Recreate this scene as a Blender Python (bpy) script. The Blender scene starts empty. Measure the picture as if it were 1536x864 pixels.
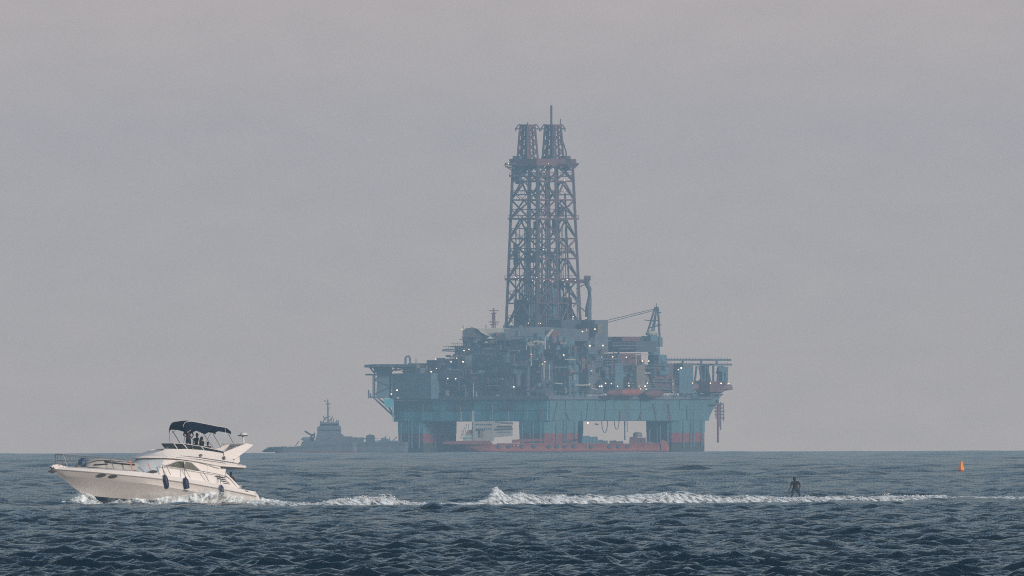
import bpy, math, random
import numpy as np
from mathutils import Vector, Matrix
from math import radians, sin, cos, pi

S = bpy.context.scene
COL = S.collection
rnd = random.Random(7)

# ------------------------------------------------------------------ camera
F = 31500.0                       # focal length in photograph pixels (1536 wide): a long telephoto
EYE = 5.1                         # eye height over the water at the camera's foot
RE = 6.371e6                      # the sea is one sheet that follows the earth's curve
ROLL = radians(0.17)
PITCH = math.atan(206.6 / F)
cd = bpy.data.cameras.new('camera'); cam = bpy.data.objects.new('camera', cd); COL.objects.link(cam)
cd.sensor_width = 36.0; cd.lens = F * 36.0 / 1536.0
cd.clip_start = 1.0; cd.clip_end = 60000.0
cam.matrix_world = Matrix.Translation((0, 0, EYE)) @ Matrix.Rotation(pi/2 + PITCH, 4, 'X') @ Matrix.Rotation(-ROLL, 4, 'Z')
S.camera = cam
CM = cam.matrix_world.to_3x3()

def P(px, py, Y):
    """world point seen at a pixel of the photograph, at forward distance Y"""
    d = CM @ Vector(((px - 768) / F, (432 - py) / F, -1.0))
    return Vector((0, 0, EYE)) + d * (Y / d.y)
def level(Y, X=0.0): return -(Y*Y + X*X) / (2*RE)
def range_of(px, py):
    """distance at which the calm sea is seen at this pixel"""
    d = CM @ Vector(((px - 768) / F, (432 - py) / F, -1.0)); t = -d.z / d.y
    A, B, Cc = 1/(2*RE), -t, EYE
    return (t - math.sqrt(max(t*t - 4*A*Cc, 0))) / (2*A)

# ------------------------------------------------------------------ sun and sky
SUN_EL, SUN_AZ = radians(13), radians(142)
sd = Vector((sin(SUN_AZ)*cos(SUN_EL), cos(SUN_AZ)*cos(SUN_EL), sin(SUN_EL)))
ld = bpy.data.lights.new('sun', 'SUN'); ld.energy = 2.4; ld.angle = radians(6); ld.color = (1.0, 0.87, 0.78)
lo = bpy.data.objects.new('sun', ld); COL.objects.link(lo)
lo.rotation_euler = sd.to_track_quat('Z', 'Y').to_euler(); lo.location = (300, -300, 400)

W = bpy.data.worlds.new('World'); S.world = W; W.use_nodes = True
nt = W.node_tree; N = nt.nodes; L = nt.links; N.clear()
out = N.new('ShaderNodeOutputWorld'); bg = N.new('ShaderNodeBackground'); L.new(bg.outputs[0], out.inputs[0])
bg.inputs[1].default_value = 0.1
tc = N.new('ShaderNodeTexCoord')
sx = N.new('ShaderNodeSeparateXYZ'); L.new(tc.outputs['Generated'], sx.inputs[0])
mx = N.new('ShaderNodeMath'); mx.operation = 'MAXIMUM'; mx.inputs[1].default_value = 0.02; L.new(sx.outputs[2], mx.inputs[0])
cx = N.new('ShaderNodeCombineXYZ'); L.new(sx.outputs[0], cx.inputs[0]); L.new(sx.outputs[1], cx.inputs[1]); L.new(mx.outputs[0], cx.inputs[2])
sky = N.new('ShaderNodeTexSky'); sky.sky_type = 'NISHITA'; sky.sun_disc = False
sky.sun_elevation = SUN_EL; sky.sun_rotation = SUN_AZ; sky.dust_density = 6.0; sky.air_density = 1.2
L.new(cx.outputs[0], sky.inputs[0])
rp = N.new('ShaderNodeValToRGB'); L.new(sx.outputs[2], rp.inputs[0])
e = rp.color_ramp.elements
SKY_LOW = (7.6, 5.85, 4.8, 1)
e[0].position = 0.0; e[0].color = SKY_LOW
e[1].position = 1.0; e[1].color = (1.1, 1.55, 2.2, 1)
k = e.new(0.02); k.color = (7.1, 5.6, 5.0, 1)
k = e.new(0.07); k.color = (4.6, 4.5, 4.4, 1)
k = e.new(0.16); k.color = (3.1, 3.7, 4.15, 1)
k = e.new(0.4); k.color = (1.5, 2.15, 2.9, 1)
nz = N.new('ShaderNodeTexNoise'); nz.inputs['Scale'].default_value = 260; nz.inputs['Detail'].default_value = 4
mpn = N.new('ShaderNodeMapping'); mpn.inputs['Scale'].default_value = (1, 1, 2.6); L.new(tc.outputs['Generated'], mpn.inputs[0]); L.new(mpn.outputs[0], nz.inputs[0])
mr = N.new('ShaderNodeMapRange'); mr.inputs[1].default_value = 0.3; mr.inputs[2].default_value = 0.7; mr.inputs[3].default_value = 0.97; mr.inputs[4].default_value = 1.04
L.new(nz.outputs[0], mr.inputs[0])
mxr = N.new('ShaderNodeMix'); mxr.data_type = 'RGBA'; mxr.inputs[0].default_value = 0.8
L.new(sky.outputs[0], mxr.inputs[6]); L.new(rp.outputs[0], mxr.inputs[7])
vm = N.new('ShaderNodeVectorMath'); vm.operation = 'SCALE'; L.new(mxr.outputs[2], vm.inputs[0]); L.new(mr.outputs[0], vm.inputs['Scale'])
L.new(vm.outputs[0], bg.inputs[0])

vs = S.view_settings; vs.view_transform = 'Standard'; vs.look = 'None'; vs.exposure = 0.2; vs.gamma = 1.0
S.cycles.max_bounces = 8; S.cycles.volume_bounces = 1; S.cycles.transparent_max_bounces = 12
S.cycles.use_denoising = False
S.cycles.pixel_filter_type = 'BLACKMAN_HARRIS'; S.cycles.filter_width = 1.1

# ------------------------------------------------------------------ helpers
def tag(o, label=None, cat=None, group=None, kind=None):
    if label: o['label'] = label
    if cat: o['category'] = cat
    if group: o['group'] = group
    if kind: o['kind'] = kind
    return o
def empty(name, loc=(0,0,0), rz=0.0):
    o = bpy.data.objects.new(name, None); COL.objects.link(o); o.location = loc; o.rotation_euler = (0,0,rz)
    o.empty_display_size = 0.2
    return o

def mat(name, col, rough=0.6, metal=0.0, var=0.12, scale=1.5, emit=None, bump=0.0, dirt=None, dirt_amt=0.0, stretch=(1,1,1), spec=0.5, alpha=None):
    m = bpy.data.materials.new(name); m.use_nodes = True
    n = m.node_tree.nodes; l = m.node_tree.links; b = n['Principled BSDF']
    b.inputs['Roughness'].default_value = rough; b.inputs['Metallic'].default_value = metal
    b.inputs['Specular IOR Level'].default_value = spec
    t = n.new('ShaderNodeTexCoord'); mp = n.new('ShaderNodeMapping'); mp.inputs['Scale'].default_value = stretch
    l.new(t.outputs['Object'], mp.inputs[0])
    z = n.new('ShaderNodeTexNoise'); z.inputs['Scale'].default_value = scale; z.inputs['Detail'].default_value = 5
    l.new(mp.outputs[0], z.inputs[0])
    r = n.new('ShaderNodeValToRGB'); l.new(z.outputs[0], r.inputs[0])
    lo_ = [max(0, c*(1-var)) for c in col]; hi_ = [min(1, c*(1+var)) for c in col]
    r.color_ramp.elements[0].position = 0.3; r.color_ramp.elements[0].color = (*lo_, 1)
    r.color_ramp.elements[1].position = 0.7; r.color_ramp.elements[1].color = (*hi_, 1)
    src = r.outputs[0]
    if dirt:
        z2 = n.new('ShaderNodeTexNoise'); z2.inputs['Scale'].default_value = scale*0.37; z2.inputs['Detail'].default_value = 6
        l.new(mp.outputs[0], z2.inputs[0])
        r2 = n.new('ShaderNodeMapRange'); r2.inputs[1].default_value = 0.45; r2.inputs[2].default_value = 0.7; r2.inputs[4].default_value = dirt_amt
        l.new(z2.outputs[0], r2.inputs[0])
        mm = n.new('ShaderNodeMix'); mm.data_type = 'RGBA'; l.new(r2.outputs[0], mm.inputs[0]); l.new(src, mm.inputs[6]); mm.inputs[7].default_value = (*dirt, 1)
        src = mm.outputs[2]
    l.new(src, b.inputs['Base Color'])
    if emit:
        b.inputs['Emission Color'].default_value = (*emit[0], 1); b.inputs['Emission Strength'].default_value = emit[1]
        m.cycles.emission_sampling = 'NONE'
    if bump:
        bp = n.new('ShaderNodeBump'); bp.inputs['Strength'].default_value = bump; bp.inputs['Distance'].default_value = 0.05
        l.new(z.outputs[0], bp.inputs['Height']); l.new(bp.outputs[0], b.inputs['Normal'])
    return m

def link_mesh(name, v, f, m, parent=None, smooth=False, mi=None):
    me = bpy.data.meshes.new(name); me.from_pydata([tuple(p) for p in v], [], f)
    ms = m if isinstance(m, (list, tuple)) else [m]
    for x in ms: me.materials.append(x)
    if mi: me.polygons.foreach_set('material_index', mi)
    if smooth: me.polygons.foreach_set('use_smooth', [True]*len(f))
    me.update(); me.validate()
    o = bpy.data.objects.new(name, me); COL.objects.link(o)
    if parent: o.parent = parent
    return o

class MB:
    def __init__(s): s.v = []; s.f = []; s.mi = []
    def add(s, v, f, mi=0):
        b = len(s.v); s.v += [Vector(p) for p in v]; s.f += [tuple(i+b for i in q) for q in f]; s.mi += [mi]*len(f); return s
    def box(s, lo_, hi_, mi=0, M=None):
        x0,y0,z0 = lo_; x1,y1,z1 = hi_
        v = [Vector(p) for p in ((x0,y0,z0),(x1,y0,z0),(x1,y1,z0),(x0,y1,z0),(x0,y0,z1),(x1,y0,z1),(x1,y1,z1),(x0,y1,z1))]
        if M: v = [M @ p for p in v]
        return s.add(v, [(0,3,2,1),(4,5,6,7),(0,1,5,4),(1,2,6,5),(2,3,7,6),(3,0,4,7)], mi)
    def tube(s, pts, r, n=6, mi=0, cap=True):
        pts = [Vector(p) for p in pts]; rs = r if isinstance(r, (list, tuple)) else [r]*len(pts)
        v = []; f = []
        for i, p in enumerate(pts):
            d = (pts[min(i+1, len(pts)-1)] - pts[max(i-1, 0)]).normalized()
            a = d.cross(Vector((0,0,1)));  a = d.cross(Vector((0,1,0))) if a.length < 0.1 else a
            a.normalize(); b = d.cross(a)
            for k_ in range(n):
                t = 2*pi*k_/n; v.append(p + (a*cos(t) + b*sin(t))*rs[i])
        for i in range(len(pts)-1):
            for k_ in range(n):
                f.append((i*n+k_, i*n+(k_+1)%n, (i+1)*n+(k_+1)%n, (i+1)*n+k_))
        if cap: f.append(tuple(range(n))[::-1]); f.append(tuple((len(pts)-1)*n+k_ for k_ in range(n)))
        return s.add(v, f, mi)
    def loft(s, rows, mi=0, close=False, caps=False):
        n = len(rows[0]); v = [p for r in rows for p in r]; f = []
        for i in range(len(rows)-1):
            for k_ in range(n if close else n-1):
                f.append((i*n+k_, i*n+(k_+1)%n, (i+1)*n+(k_+1)%n, (i+1)*n+k_))
        if caps: f.append(tuple(range(n))[::-1]); f.append(tuple((len(rows)-1)*n+k_ for k_ in range(n)))
        return s.add(v, f, mi)
    def ell(s, c, r, nu=10, nv=6, mi=0, z0=-1.0):
        rows = []
        for j in range(nv+1):
            ph = math.asin(z0) + (pi/2 - math.asin(z0))*j/nv
            rows.append([Vector((c[0]+r[0]*cos(ph)*cos(2*pi*k_/nu), c[1]+r[1]*cos(ph)*sin(2*pi*k_/nu), c[2]+r[2]*sin(ph))) for k_ in range(nu)])
        return s.loft(rows, mi, close=True)
    def prism(s, pts, d, mi=0):
        """outline pts extruded by vector d"""
        d = Vector(d); n = len(pts); v = [Vector(p) for p in pts]; v += [p + d for p in v]
        f = [tuple(range(n)), tuple(range(2*n-1, n-1, -1))] + [(i, i+n, (i+1)%n+n, (i+1)%n) for i in range(n)]
        return s.add(v, f, mi)
    def build(s, name, m, parent=None, smooth=False):
        o = link_mesh(name, s.v, s.f, m, parent, smooth, s.mi if isinstance(m, (list, tuple)) else None)
        import bmesh
        bm = bmesh.new(); bm.from_mesh(o.data); bmesh.ops.recalc_face_normals(bm, faces=bm.faces); bm.to_mesh(o.data); bm.free()
        return o

def interp(tab, x):
    return float(np.interp(x, [t[0] for t in tab], [t[1] for t in tab]))

# numpy value noise
_rs = np.random.RandomState(3); _T = _rs.rand(256, 256).astype(np.float32)
def vnoise(x, y):
    xi = np.floor(x).astype(int); yi = np.floor(y).astype(int); fx = x-xi; fy = y-yi
    fx = fx*fx*(3-2*fx); fy = fy*fy*(3-2*fy)
    g = lambda a, b: _T[a & 255, b & 255]
    return (g(xi,yi)*(1-fx)+g(xi+1,yi)*fx)*(1-fy) + (g(xi,yi+1)*(1-fx)+g(xi+1,yi+1)*fx)*fy
def fbm(x, y, o=4):
    a = 0.5; s_ = 0; t = 0
    for i in range(o):
        s_ = s_ + a*vnoise(x*(2**i)+i*17.3, y*(2**i)+i*9.1); t += a; a *= 0.5
    return s_/t

# ------------------------------------------------------------------ materials
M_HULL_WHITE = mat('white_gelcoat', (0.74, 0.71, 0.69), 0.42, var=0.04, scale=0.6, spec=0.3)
M_HULL_SIDE = mat('shade_greyed_hull_gelcoat', (0.60, 0.565, 0.54), 0.35, var=0.05, scale=0.5, spec=0.35, dirt=(0.35,0.32,0.28), dirt_amt=0.25)  # gelcoat greyed to paint in the shade of the flared sides
M_BOTTOM = mat('dark_bottom_paint', (0.012, 0.018, 0.03), 0.4)
M_CANVAS = mat('navy_canvas', (0.004, 0.008, 0.024), 0.95, var=0.3, scale=3, bump=0.3, spec=0.08)
M_COVER = mat('pale_windscreen_cover', (0.50, 0.57, 0.62), 0.8, var=0.06, bump=0.2)
M_SMOKE = mat('smoked_acrylic', (0.02, 0.026, 0.028), 0.12)
M_GLASS = mat('olive_reflection_glass', (0.10, 0.105, 0.075), 0.25, var=0.4, scale=0.9, spec=0.25)  # pale olive reflection painted into the base colour of the front pane
M_GLASS_D = mat('dark_tinted_glass', (0.05, 0.055, 0.04), 0.25, var=0.3, spec=0.25)
M_STEEL = mat('stainless_rail', (0.32, 0.31, 0.31), 0.35, metal=0.6)
M_WTUBE = mat('white_tube', (0.7, 0.68, 0.66), 0.4)
M_RED_ST = mat('sunlit_salmon_steel', (0.75, 0.27, 0.2), 0.6)  # stanchions caught by the sun, that light painted in as salmon
M_TRIM = mat('dark_trim', (0.10, 0.09, 0.085), 0.5)
M_GREYTRIM = mat('grey_trim', (0.33, 0.32, 0.31), 0.5)
M_BLACK = mat('black_rubber', (0.012, 0.012, 0.014), 0.6)
M_NAVY = mat('navy_vinyl', (0.012, 0.018, 0.06), 0.55, var=0.2)
M_BLUE = mat('blue_vinyl', (0.01, 0.06, 0.15), 0.5)
M_CUSH = mat('grey_cushion', (0.42, 0.41, 0.40), 0.8)
M_SKIN = mat('tanned_skin', (0.16, 0.075, 0.045), 0.6)
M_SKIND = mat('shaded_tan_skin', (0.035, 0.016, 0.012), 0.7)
M_HAIR = mat('dark_hair', (0.008, 0.006, 0.006), 0.6)
M_VEST = mat('dark_maroon_cloth', (0.045, 0.016, 0.018), 0.9)
M_BLKCL = mat('black_cloth', (0.010, 0.010, 0.013), 0.9)
M_BRCL = mat('rust_cloth', (0.10, 0.028, 0.018), 0.9)
M_SHORT = mat('blue_shorts', (0.02, 0.045, 0.085), 0.8)
M_ORANGE = mat('buoy_orange', (0.85, 0.27, 0.012), 0.6, var=0.08)
M_ANCH = mat('rusty_galvanised', (0.09, 0.07, 0.06), 0.6, metal=0.3, var=0.4, scale=6)

# ------------------------------------------------------------------ the sea (one curved sheet)
def build_sea():
    ys = [-900, -300, 0, 60, 150, 300, 450, 540, 590, 630]
    y = 660.0
    while y < 8750:
        ys.append(y); y += 0.4*(y/900)**1.5 if y < 8400 else 60
    ys = np.array(ys, dtype=np.float64)
    inner = np.linspace(-0.0295, 0.0295, 300)
    Yw = np.maximum(ys, 500.0)
    sfr = np.array([0.004, 0.012, 0.03, 0.08, 0.2, 0.5, 1.0])
    edge = 0.0295*Yw[:, None]
    right = edge + (5600 - edge)*sfr[None, :]
    X = np.concatenate([-right[:, ::-1], Yw[:, None]*inner[None, :], right], axis=1)
    Yg = np.repeat(ys[:, None], X.shape[1], axis=1)
    dy = np.gradient(ys)[:, None]
    dx = np.gradient(X, axis=1)
    rs = np.random.RandomState(11)
    Z = np.zeros_like(X, dtype=np.float32); DX = np.zeros_like(Z); DY = np.zeros_like(Z)
    n = 84
    lam = np.exp(rs.uniform(np.log(0.75), np.log(5.2), n))
    th = np.radians(rs.normal(-112, 38, n)); ph = rs.uniform(0, 2*pi, n)
    slope = 0.32*np.sqrt(2.0/n)*(lam/2.5)**-0.22
    Xf = X.astype(np.float32); Yf = Yg.astype(np.float32)
    samp = np.maximum(dy, 0.55*dx).astype(np.float32)
    samp = np.maximum(dy, 0.4*np.abs(dx))
    for i in range(n):
        kx, ky = 2*pi/lam[i]*cos(th[i]), 2*pi/lam[i]*sin(th[i])
        a = slope[i]*lam[i]/(2*pi)
        att = np.clip((lam[i]/samp - 1.3)/1.3, 0, 1).astype(np.float32)
        arg = np.mod(X*kx + Yg*ky + ph[i], 2*pi).astype(np.float32)
        s_, c_ = np.sin(arg), np.cos(arg)
        Z += a*att*c_; DX += -a*att*s_*cos(th[i])*0.8; DY += -a*att*s_*sin(th[i])*0.8
    # longer, lower waves of the open water farther out
    far = np.clip((Yg-1560)/700, 0, 1)
    for i in range(26):
        lm2 = rs.uniform(6, 22); t2 = radians(rs.normal(-100, 30)); a = 0.105*math.sqrt(2/26)*lm2/(2*pi)
        kx, ky = 2*pi/lm2*cos(t2), 2*pi/lm2*sin(t2)
        Z += (a*far*np.clip((lm2/samp-1.5)/1.5, 0, 1)*np.cos(np.mod(X*kx + Yg*ky + rs.uniform(0, 6.28), 2*pi))).astype(np.float32)
    # gusts: patches of rougher and calmer water
    g = 0.62 + 0.75*fbm(X/26.0 + 40, Yg/70.0 + 7, 3)
    Z *= g; DX *= g; DY *= g
    # the swell thrown up by the wake, under the foam
    return X, Yg, Z, DX, DY, ys

WAKE_BASE = [(380,757.5),(480,759),(600,758),(745,759.5),(900,759),(1000,760),(1060,758.5),(1150,756),(1230,753),(1275,748.5),(1325,753.5),(1350,750.5),(1415,747),(1450,746),(1500,747.5),(1560,747)]
WAKE_H = [(380,7),(400,6),(430,5),(470,4),(480,6),(495,10),(520,13),(550,14),(590,14),(603,7.5),(640,4),(690,4),(715,6),(730,12),(738,20),(745,26),(752,22),(757,17),(775,17),(785,18),(810,14),(850,14),(900,15),(930,15),(960,16),(1000,19),(1040,16),(1060,14),(1100,12),(1150,10.5),(1200,9.5),(1245,7.5),(1262,5.5),(1280,4),(1300,6.5),(1330,10),(1355,6.5),(1400,5.5),(1412,5),(1425,4),(1450,3.2),(1485,3.4),(1500,4.4),(1530,4.8),(1560,4.8)]
_D0 = range_of(500, 759.6)
def wake_D(px): return _D0 + 60*(px-380)/1180
def sea_py(px, D):
    a, b_ = P(px, 700, D), P(px, 800, D); zs = level(D, a.x); return 700 + 100*(a.z-zs)/(a.z-b_.z)
def wake_lift(px): return max(0.0, (sea_py(px, wake_D(px)) - interp(WAKE_BASE, px))*wake_D(px)/F)
def wake_line():
    o = []
    for px in range(380, 1561, 10):
        D = wake_D(px); p = P(px, 750, D); o.append((p.x, D, wake_lift(px)))
    return np.array(o)
WL = wake_line()

X, Yg, Z, DX, DY, ys = build_sea()
wy = np.interp(X, WL[:,0], WL[:,1]); wh = np.interp(X, WL[:,0], WL[:,2])
inside = ((X > WL[0,0]-19) & (X < WL[-1,0]+25)).astype(np.float32)
# smooth water just behind and under the foam, a low dark swell face on its near side
dyw = Yg-wy; prox = np.exp(-(dyw/np.where(dyw > 0, 14.0, 60.0))**2)*inside
Z *= (1-0.62*prox)
Z += (wh*(X > WL[0,0]-1)*np.exp(-((Yg-wy)/2.4)**2)*inside).astype(np.float32)
Zc = Z - (X**2 + Yg**2)/(2*RE)
nr, nc = X.shape
V = np.stack([X+DX, Yg+DY, Zc], axis=2).reshape(-1, 3).astype(np.float32)
idx = np.arange(nr*nc).reshape(nr, nc)
Q = np.stack([idx[:-1,:-1], idx[:-1,1:], idx[1:,1:], idx[1:,:-1]], axis=2).reshape(-1).astype(np.int32)
me = bpy.data.meshes.new('sea'); nq = len(Q)//4
me.vertices.add(len(V)); me.vertices.foreach_set('co', V.reshape(-1))
me.loops.add(len(Q)); me.loops.foreach_set('vertex_index', Q)
me.polygons.add(nq); me.polygons.foreach_set('loop_start', np.arange(nq, dtype=np.int32)*4)
me.polygons.foreach_set('use_smooth', np.ones(nq, dtype=bool))
me.update()
sea = bpy.data.objects.new('sea', me); COL.objects.link(sea); tag(sea, kind='structure')

m = bpy.data.materials.new('sea_water'); m.use_nodes = True
n = m.node_tree.nodes; l = m.node_tree.links; b = n['Principled BSDF']
b.inputs['Base Color'].default_value = (0.003, 0.024, 0.036, 1); b.inputs['Roughness'].default_value = 0.06; b.inputs['IOR'].default_value = 1.333
t = n.new('ShaderNodeTexCoord')
hs = []
for sc_, dist in ((1.3, 0.11), (4.5, 0.025), (12.0, 0.006)):
    z = n.new('ShaderNodeTexNoise'); z.inputs['Scale'].default_value = sc_; z.inputs['Detail'].default_value = 3; z.inputs['Roughness'].default_value = 0.6
    l.new(t.outputs['Object'], z.inputs[0]); hs.append((z, dist))
prev = None
for z, dist in hs:
    bp = n.new('ShaderNodeBump'); bp.inputs['Strength'].default_value = 1.0; bp.inputs['Distance'].default_value = dist; bp.inputs['Filter Width'].default_value = 0.02
    l.new(z.outputs[0], bp.inputs['Height'])
    if prev: l.new(prev.outputs[0], bp.inputs['Normal'])
    prev = bp
n.remove(b)
# a wind-roughened sea never mirrors as fully at grazing angles as a flat one: its own reflectance curve
fr_ = n.new('ShaderNodeFresnel'); fr_.inputs['IOR'].default_value = 1.333; l.new(prev.outputs[0], fr_.inputs['Normal'])
pw = n.new('ShaderNodeMath'); pw.operation = 'POWER'; pw.inputs[1].default_value = 1.3; l.new(fr_.outputs[0], pw.inputs[0])
mu = n.new('ShaderNodeMath'); mu.operation = 'MULTIPLY'; mu.inputs[1].default_value = 1.12; mu.use_clamp = True; l.new(pw.outputs[0], mu.inputs[0])
df = n.new('ShaderNodeBsdfDiffuse'); df.inputs[0].default_value = (0.0006, 0.011, 0.026, 1); l.new(prev.outputs[0], df.inputs['Normal'])
gl = n.new('ShaderNodeBsdfGlossy'); gl.inputs['Roughness'].default_value = 0.07; l.new(prev.outputs[0], gl.inputs['Normal'])
ms_ = n.new('ShaderNodeMixShader'); l.new(mu.outputs[0], ms_.inputs[0]); l.new(df.outputs[0], ms_.inputs[1]); l.new(gl.outputs[0], ms_.inputs[2])
l.new(ms_.outputs[0], n['Material Output'].inputs['Surface'])
me.materials.append(m)

# ------------------------------------------------------------------ foam and spray
def foam_material(name, cut, soft, base=(0.84, 0.93, 0.97), scale=2.2, lo_=0.88, bd=0.01):
    m = bpy.data.materials.new(name); m.use_nodes = True
    n = m.node_tree.nodes; l = m.node_tree.links; b = n['Principled BSDF']
    b.inputs['Roughness'].default_value = 0.8; b.inputs['Specular IOR Level'].default_value = 0.2
    t = n.new('ShaderNodeTexCoord'); z = n.new('ShaderNodeTexNoise'); z.inputs['Scale'].default_value = scale; z.inputs['Detail'].default_value = 6; z.inputs['Roughness'].default_value = 0.65
    l.new(t.outputs['Object'], z.inputs[0])
    r = n.new('ShaderNodeValToRGB'); l.new(z.outputs[0], r.inputs[0])
    r.color_ramp.elements[0].position = 0.33; r.color_ramp.elements[0].color = (base[0]*lo_, base[1]*(lo_+.06), base[2]*(lo_+.09), 1)
    r.color_ramp.elements[1].position = 0.56; r.color_ramp.elements[1].color = (*base, 1)
    l.new(r.outputs[0], b.inputs['Base Color'])
    at = n.new('ShaderNodeAttribute'); at.attribute_name = 'density'; at.attribute_type = 'GEOMETRY'
    ad = n.new('ShaderNodeMath'); ad.operation = 'ADD'; l.new(at.outputs['Fac'], ad.inputs[0]); l.new(z.outputs[0], ad.inputs[1])
    r2 = n.new('ShaderNodeMapRange'); r2.inputs[1].default_value = cut-soft; r2.inputs[2].default_value = cut+soft; l.new(ad.outputs[0], r2.inputs[0])
    l.new(r2.outputs[0], b.inputs['Alpha'])
    bp = n.new('ShaderNodeBump'); bp.inputs['Distance'].default_value = bd; l.new(z.outputs[0], bp.inputs['Height']); l.new(bp.outputs[0], b.inputs['Normal'])
    return m

def surf_object(name, V, shape, dens, m):
    nr, nc = shape
    idx = np.arange(nr*nc).reshape(nr, nc)
    Q = np.stack([idx[:-1,:-1], idx[:-1,1:], idx[1:,1:], idx[1:,:-1]], axis=2).reshape(-1, 4)
    me = bpy.data.meshes.new(name); me.from_pydata(V.reshape(-1,3).tolist(), [], Q.tolist())
    me.polygons.foreach_set('use_smooth', [True]*len(Q))
    a = me.attributes.new('density', 'FLOAT', 'POINT'); a.data.foreach_set('value', dens.reshape(-1).astype(np.float32))
    me.materials.append(m); me.update()
    o = bpy.data.objects.new(name, me); COL.objects.link(o); return o

M_FOAM = foam_material('white_foam', 0.50, 0.10)
M_MIST = foam_material('spray_mist', 0.90, 0.45, base=(0.82, 0.92, 0.97), scale=1.6, lo_=0.85, bd=0.02)
M_DROP = mat('spray_droplets', (0.93, 0.94, 0.95), 0.6, var=0.05)

def droplets(name, pts, sizes, label, cat):
    rs = np.random.RandomState(len(pts)); v = []; f = []
    T = np.array([(1,1,1),(1,-1,-1),(-1,1,-1),(-1,-1,1)], float)
    for i, (p, s_) in enumerate(zip(pts, sizes)):
        q = T*s_*rs.uniform(0.4, 1.3, (1, 3)) @ np.linalg.qr(rs.randn(3, 3))[0]
        b = len(v); v += (q + np.array(p)).tolist(); f += [(b,b+1,b+2),(b,b+2,b+3),(b,b+3,b+1),(b+1,b+3,b+2)]
    o = link_mesh(name, v, f, M_DROP)
    return o

# wake ridge
npx = np.arange(380, 1562, 0.8); nv = 30
WP = np.zeros((len(npx), nv, 3)); WD = np.zeros((len(npx), nv)); LFT = np.zeros(len(npx)); BY = np.zeros(len(npx)); dp = []; dsz = []
rs = np.random.RandomState(5)
for i, px in enumerate(npx):
    py = interp(WAKE_BASE, px); D = wake_D(px); H = 1.05*interp(WAKE_H, px)/(F/D); LF = wake_lift(px)
    base = P(px, py, D); Wd = 0.9 + 1.6*H
    for j in range(nv):
        v = j/(nv-1)                       # 0 = near foot, 1 = far foot
        yy = base.y + (v*2.6 - 0.35)*Wd
        u = base.x
        prof = (sin(pi*min(1, v/0.45)/2) if v < 0.45 else cos(pi*(v-0.45)/1.1))
        WP[i, j] = (u, yy, 0); WD[i, j] = prof
    WP[i, :, 2] = H; LFT[i] = LF; BY[i] = base.y
n1 = fbm(WP[:,:,0]*0.55, WP[:,:,1]*0.6, 3); n2 = fbm(WP[:,:,0]*3.1+9, WP[:,:,1]*2.6, 4)
Hh = WP[:,:,2]*WD*(0.66 + 0.45*n1 + 0.10*n2)
WP[:,:,1] += (n2-0.5)*0.2
WP[:,:,2] = Hh + LFT[:,None]*np.exp(-((WP[:,:,1]-BY[:,None])/2.4)**2) - (WP[:,:,0]**2 + WP[:,:,1]**2)/(2*RE) - 0.02
gap = np.clip(np.array([interp(WAKE_H, p) for p in npx])/9.0, 0.15, 1)[:, None]
dens = 0.15 + 0.62*np.clip(WD*1.4, 0, 1)*gap**0.45*(0.7+0.5*fbm(WP[:,:,0]*0.35+3, WP[:,:,1]*0.8, 3))
dens[:, 0] = 0; dens[:, -1] = 0
o = surf_object('wake_foam', WP, (len(npx), nv), dens, M_FOAM)
tag(o, 'long white ridge of churned foam trailing behind the motor yacht across the sea', 'foam', kind='stuff')
for k_ in range(22000):
    px = rs.uniform(382, 1420); H0 = interp(WAKE_H, px); D = wake_D(px); s_ = F/D
    crest = H0*(0.55 + 0.45*float(fbm(np.array([px*0.11]), np.array([2.0]), 3)[0])*1.5)
    if rs.rand() > (H0/22)**0.8: continue
    p = P(px, interp(WAKE_BASE, px) - crest*rs.beta(4.0, 2.2)*1.18, D + rs.uniform(0.3, 2.2))
    dp.append(tuple(p)); dsz.append(rs.uniform(0.006, 0.028))
for cxp, top, wd_, nn in ((745, 29, 4.5, 420), (744, 20, 8, 420), (572, 17, 8, 260), (586, 17, 4, 160), (551, 17, 4, 120), (782, 20, 6, 200), (1001, 22, 7, 260), (835, 17, 9, 160), (1330, 13, 8, 130)):
    for k_ in range(nn):
        h = rs.rand()**0.8; px = cxp + rs.normal()*wd_*(1.05-h*0.75) + 3*sin(h*9+cxp); D = wake_D(px)
        dp.append(tuple(P(px, interp(WAKE_BASE, px) - top*h, D + 0.6 + rs.uniform(0, 0.8)))); dsz.append(rs.uniform(0.008, 0.035)*(1.2-0.6*h))
o = droplets('wake_spray', dp, dsz, '', ''); tag(o, 'spray of white drops flying off the crest of the wake', 'spray', kind='stuff')

# ------------------------------------------------------------------ the motor yacht
YAW = radians(25); SY = 21.5; CY, SYN = cos(YAW), sin(YAW)
Y0P = range_of(366.4, 757.0); 
SY = F / Y0P
Lx0 = 366.4
yroot = P(Lx0, 757.0, Y0P)
def Yp(px, py, y=0.0):
    """yacht coordinates (x to the bow, y to port, z up) of a photograph pixel at half-breadth y"""
    x = (Lx0 + SY*y*SYN - px)/(SY*CY)
    # follow the camera's slight roll
    return Vector((x, y, (757.0 + (366.4-px)*0.00297 - py)/SY))
def Ypx(x, y): return Lx0 - SY*CY*x + SY*SYN*y
yacht = empty('motor_yacht', yroot, radians(205))
tag(yacht, 'white flybridge motor yacht with navy canopy speeding left through its own spray', 'yacht')

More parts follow.
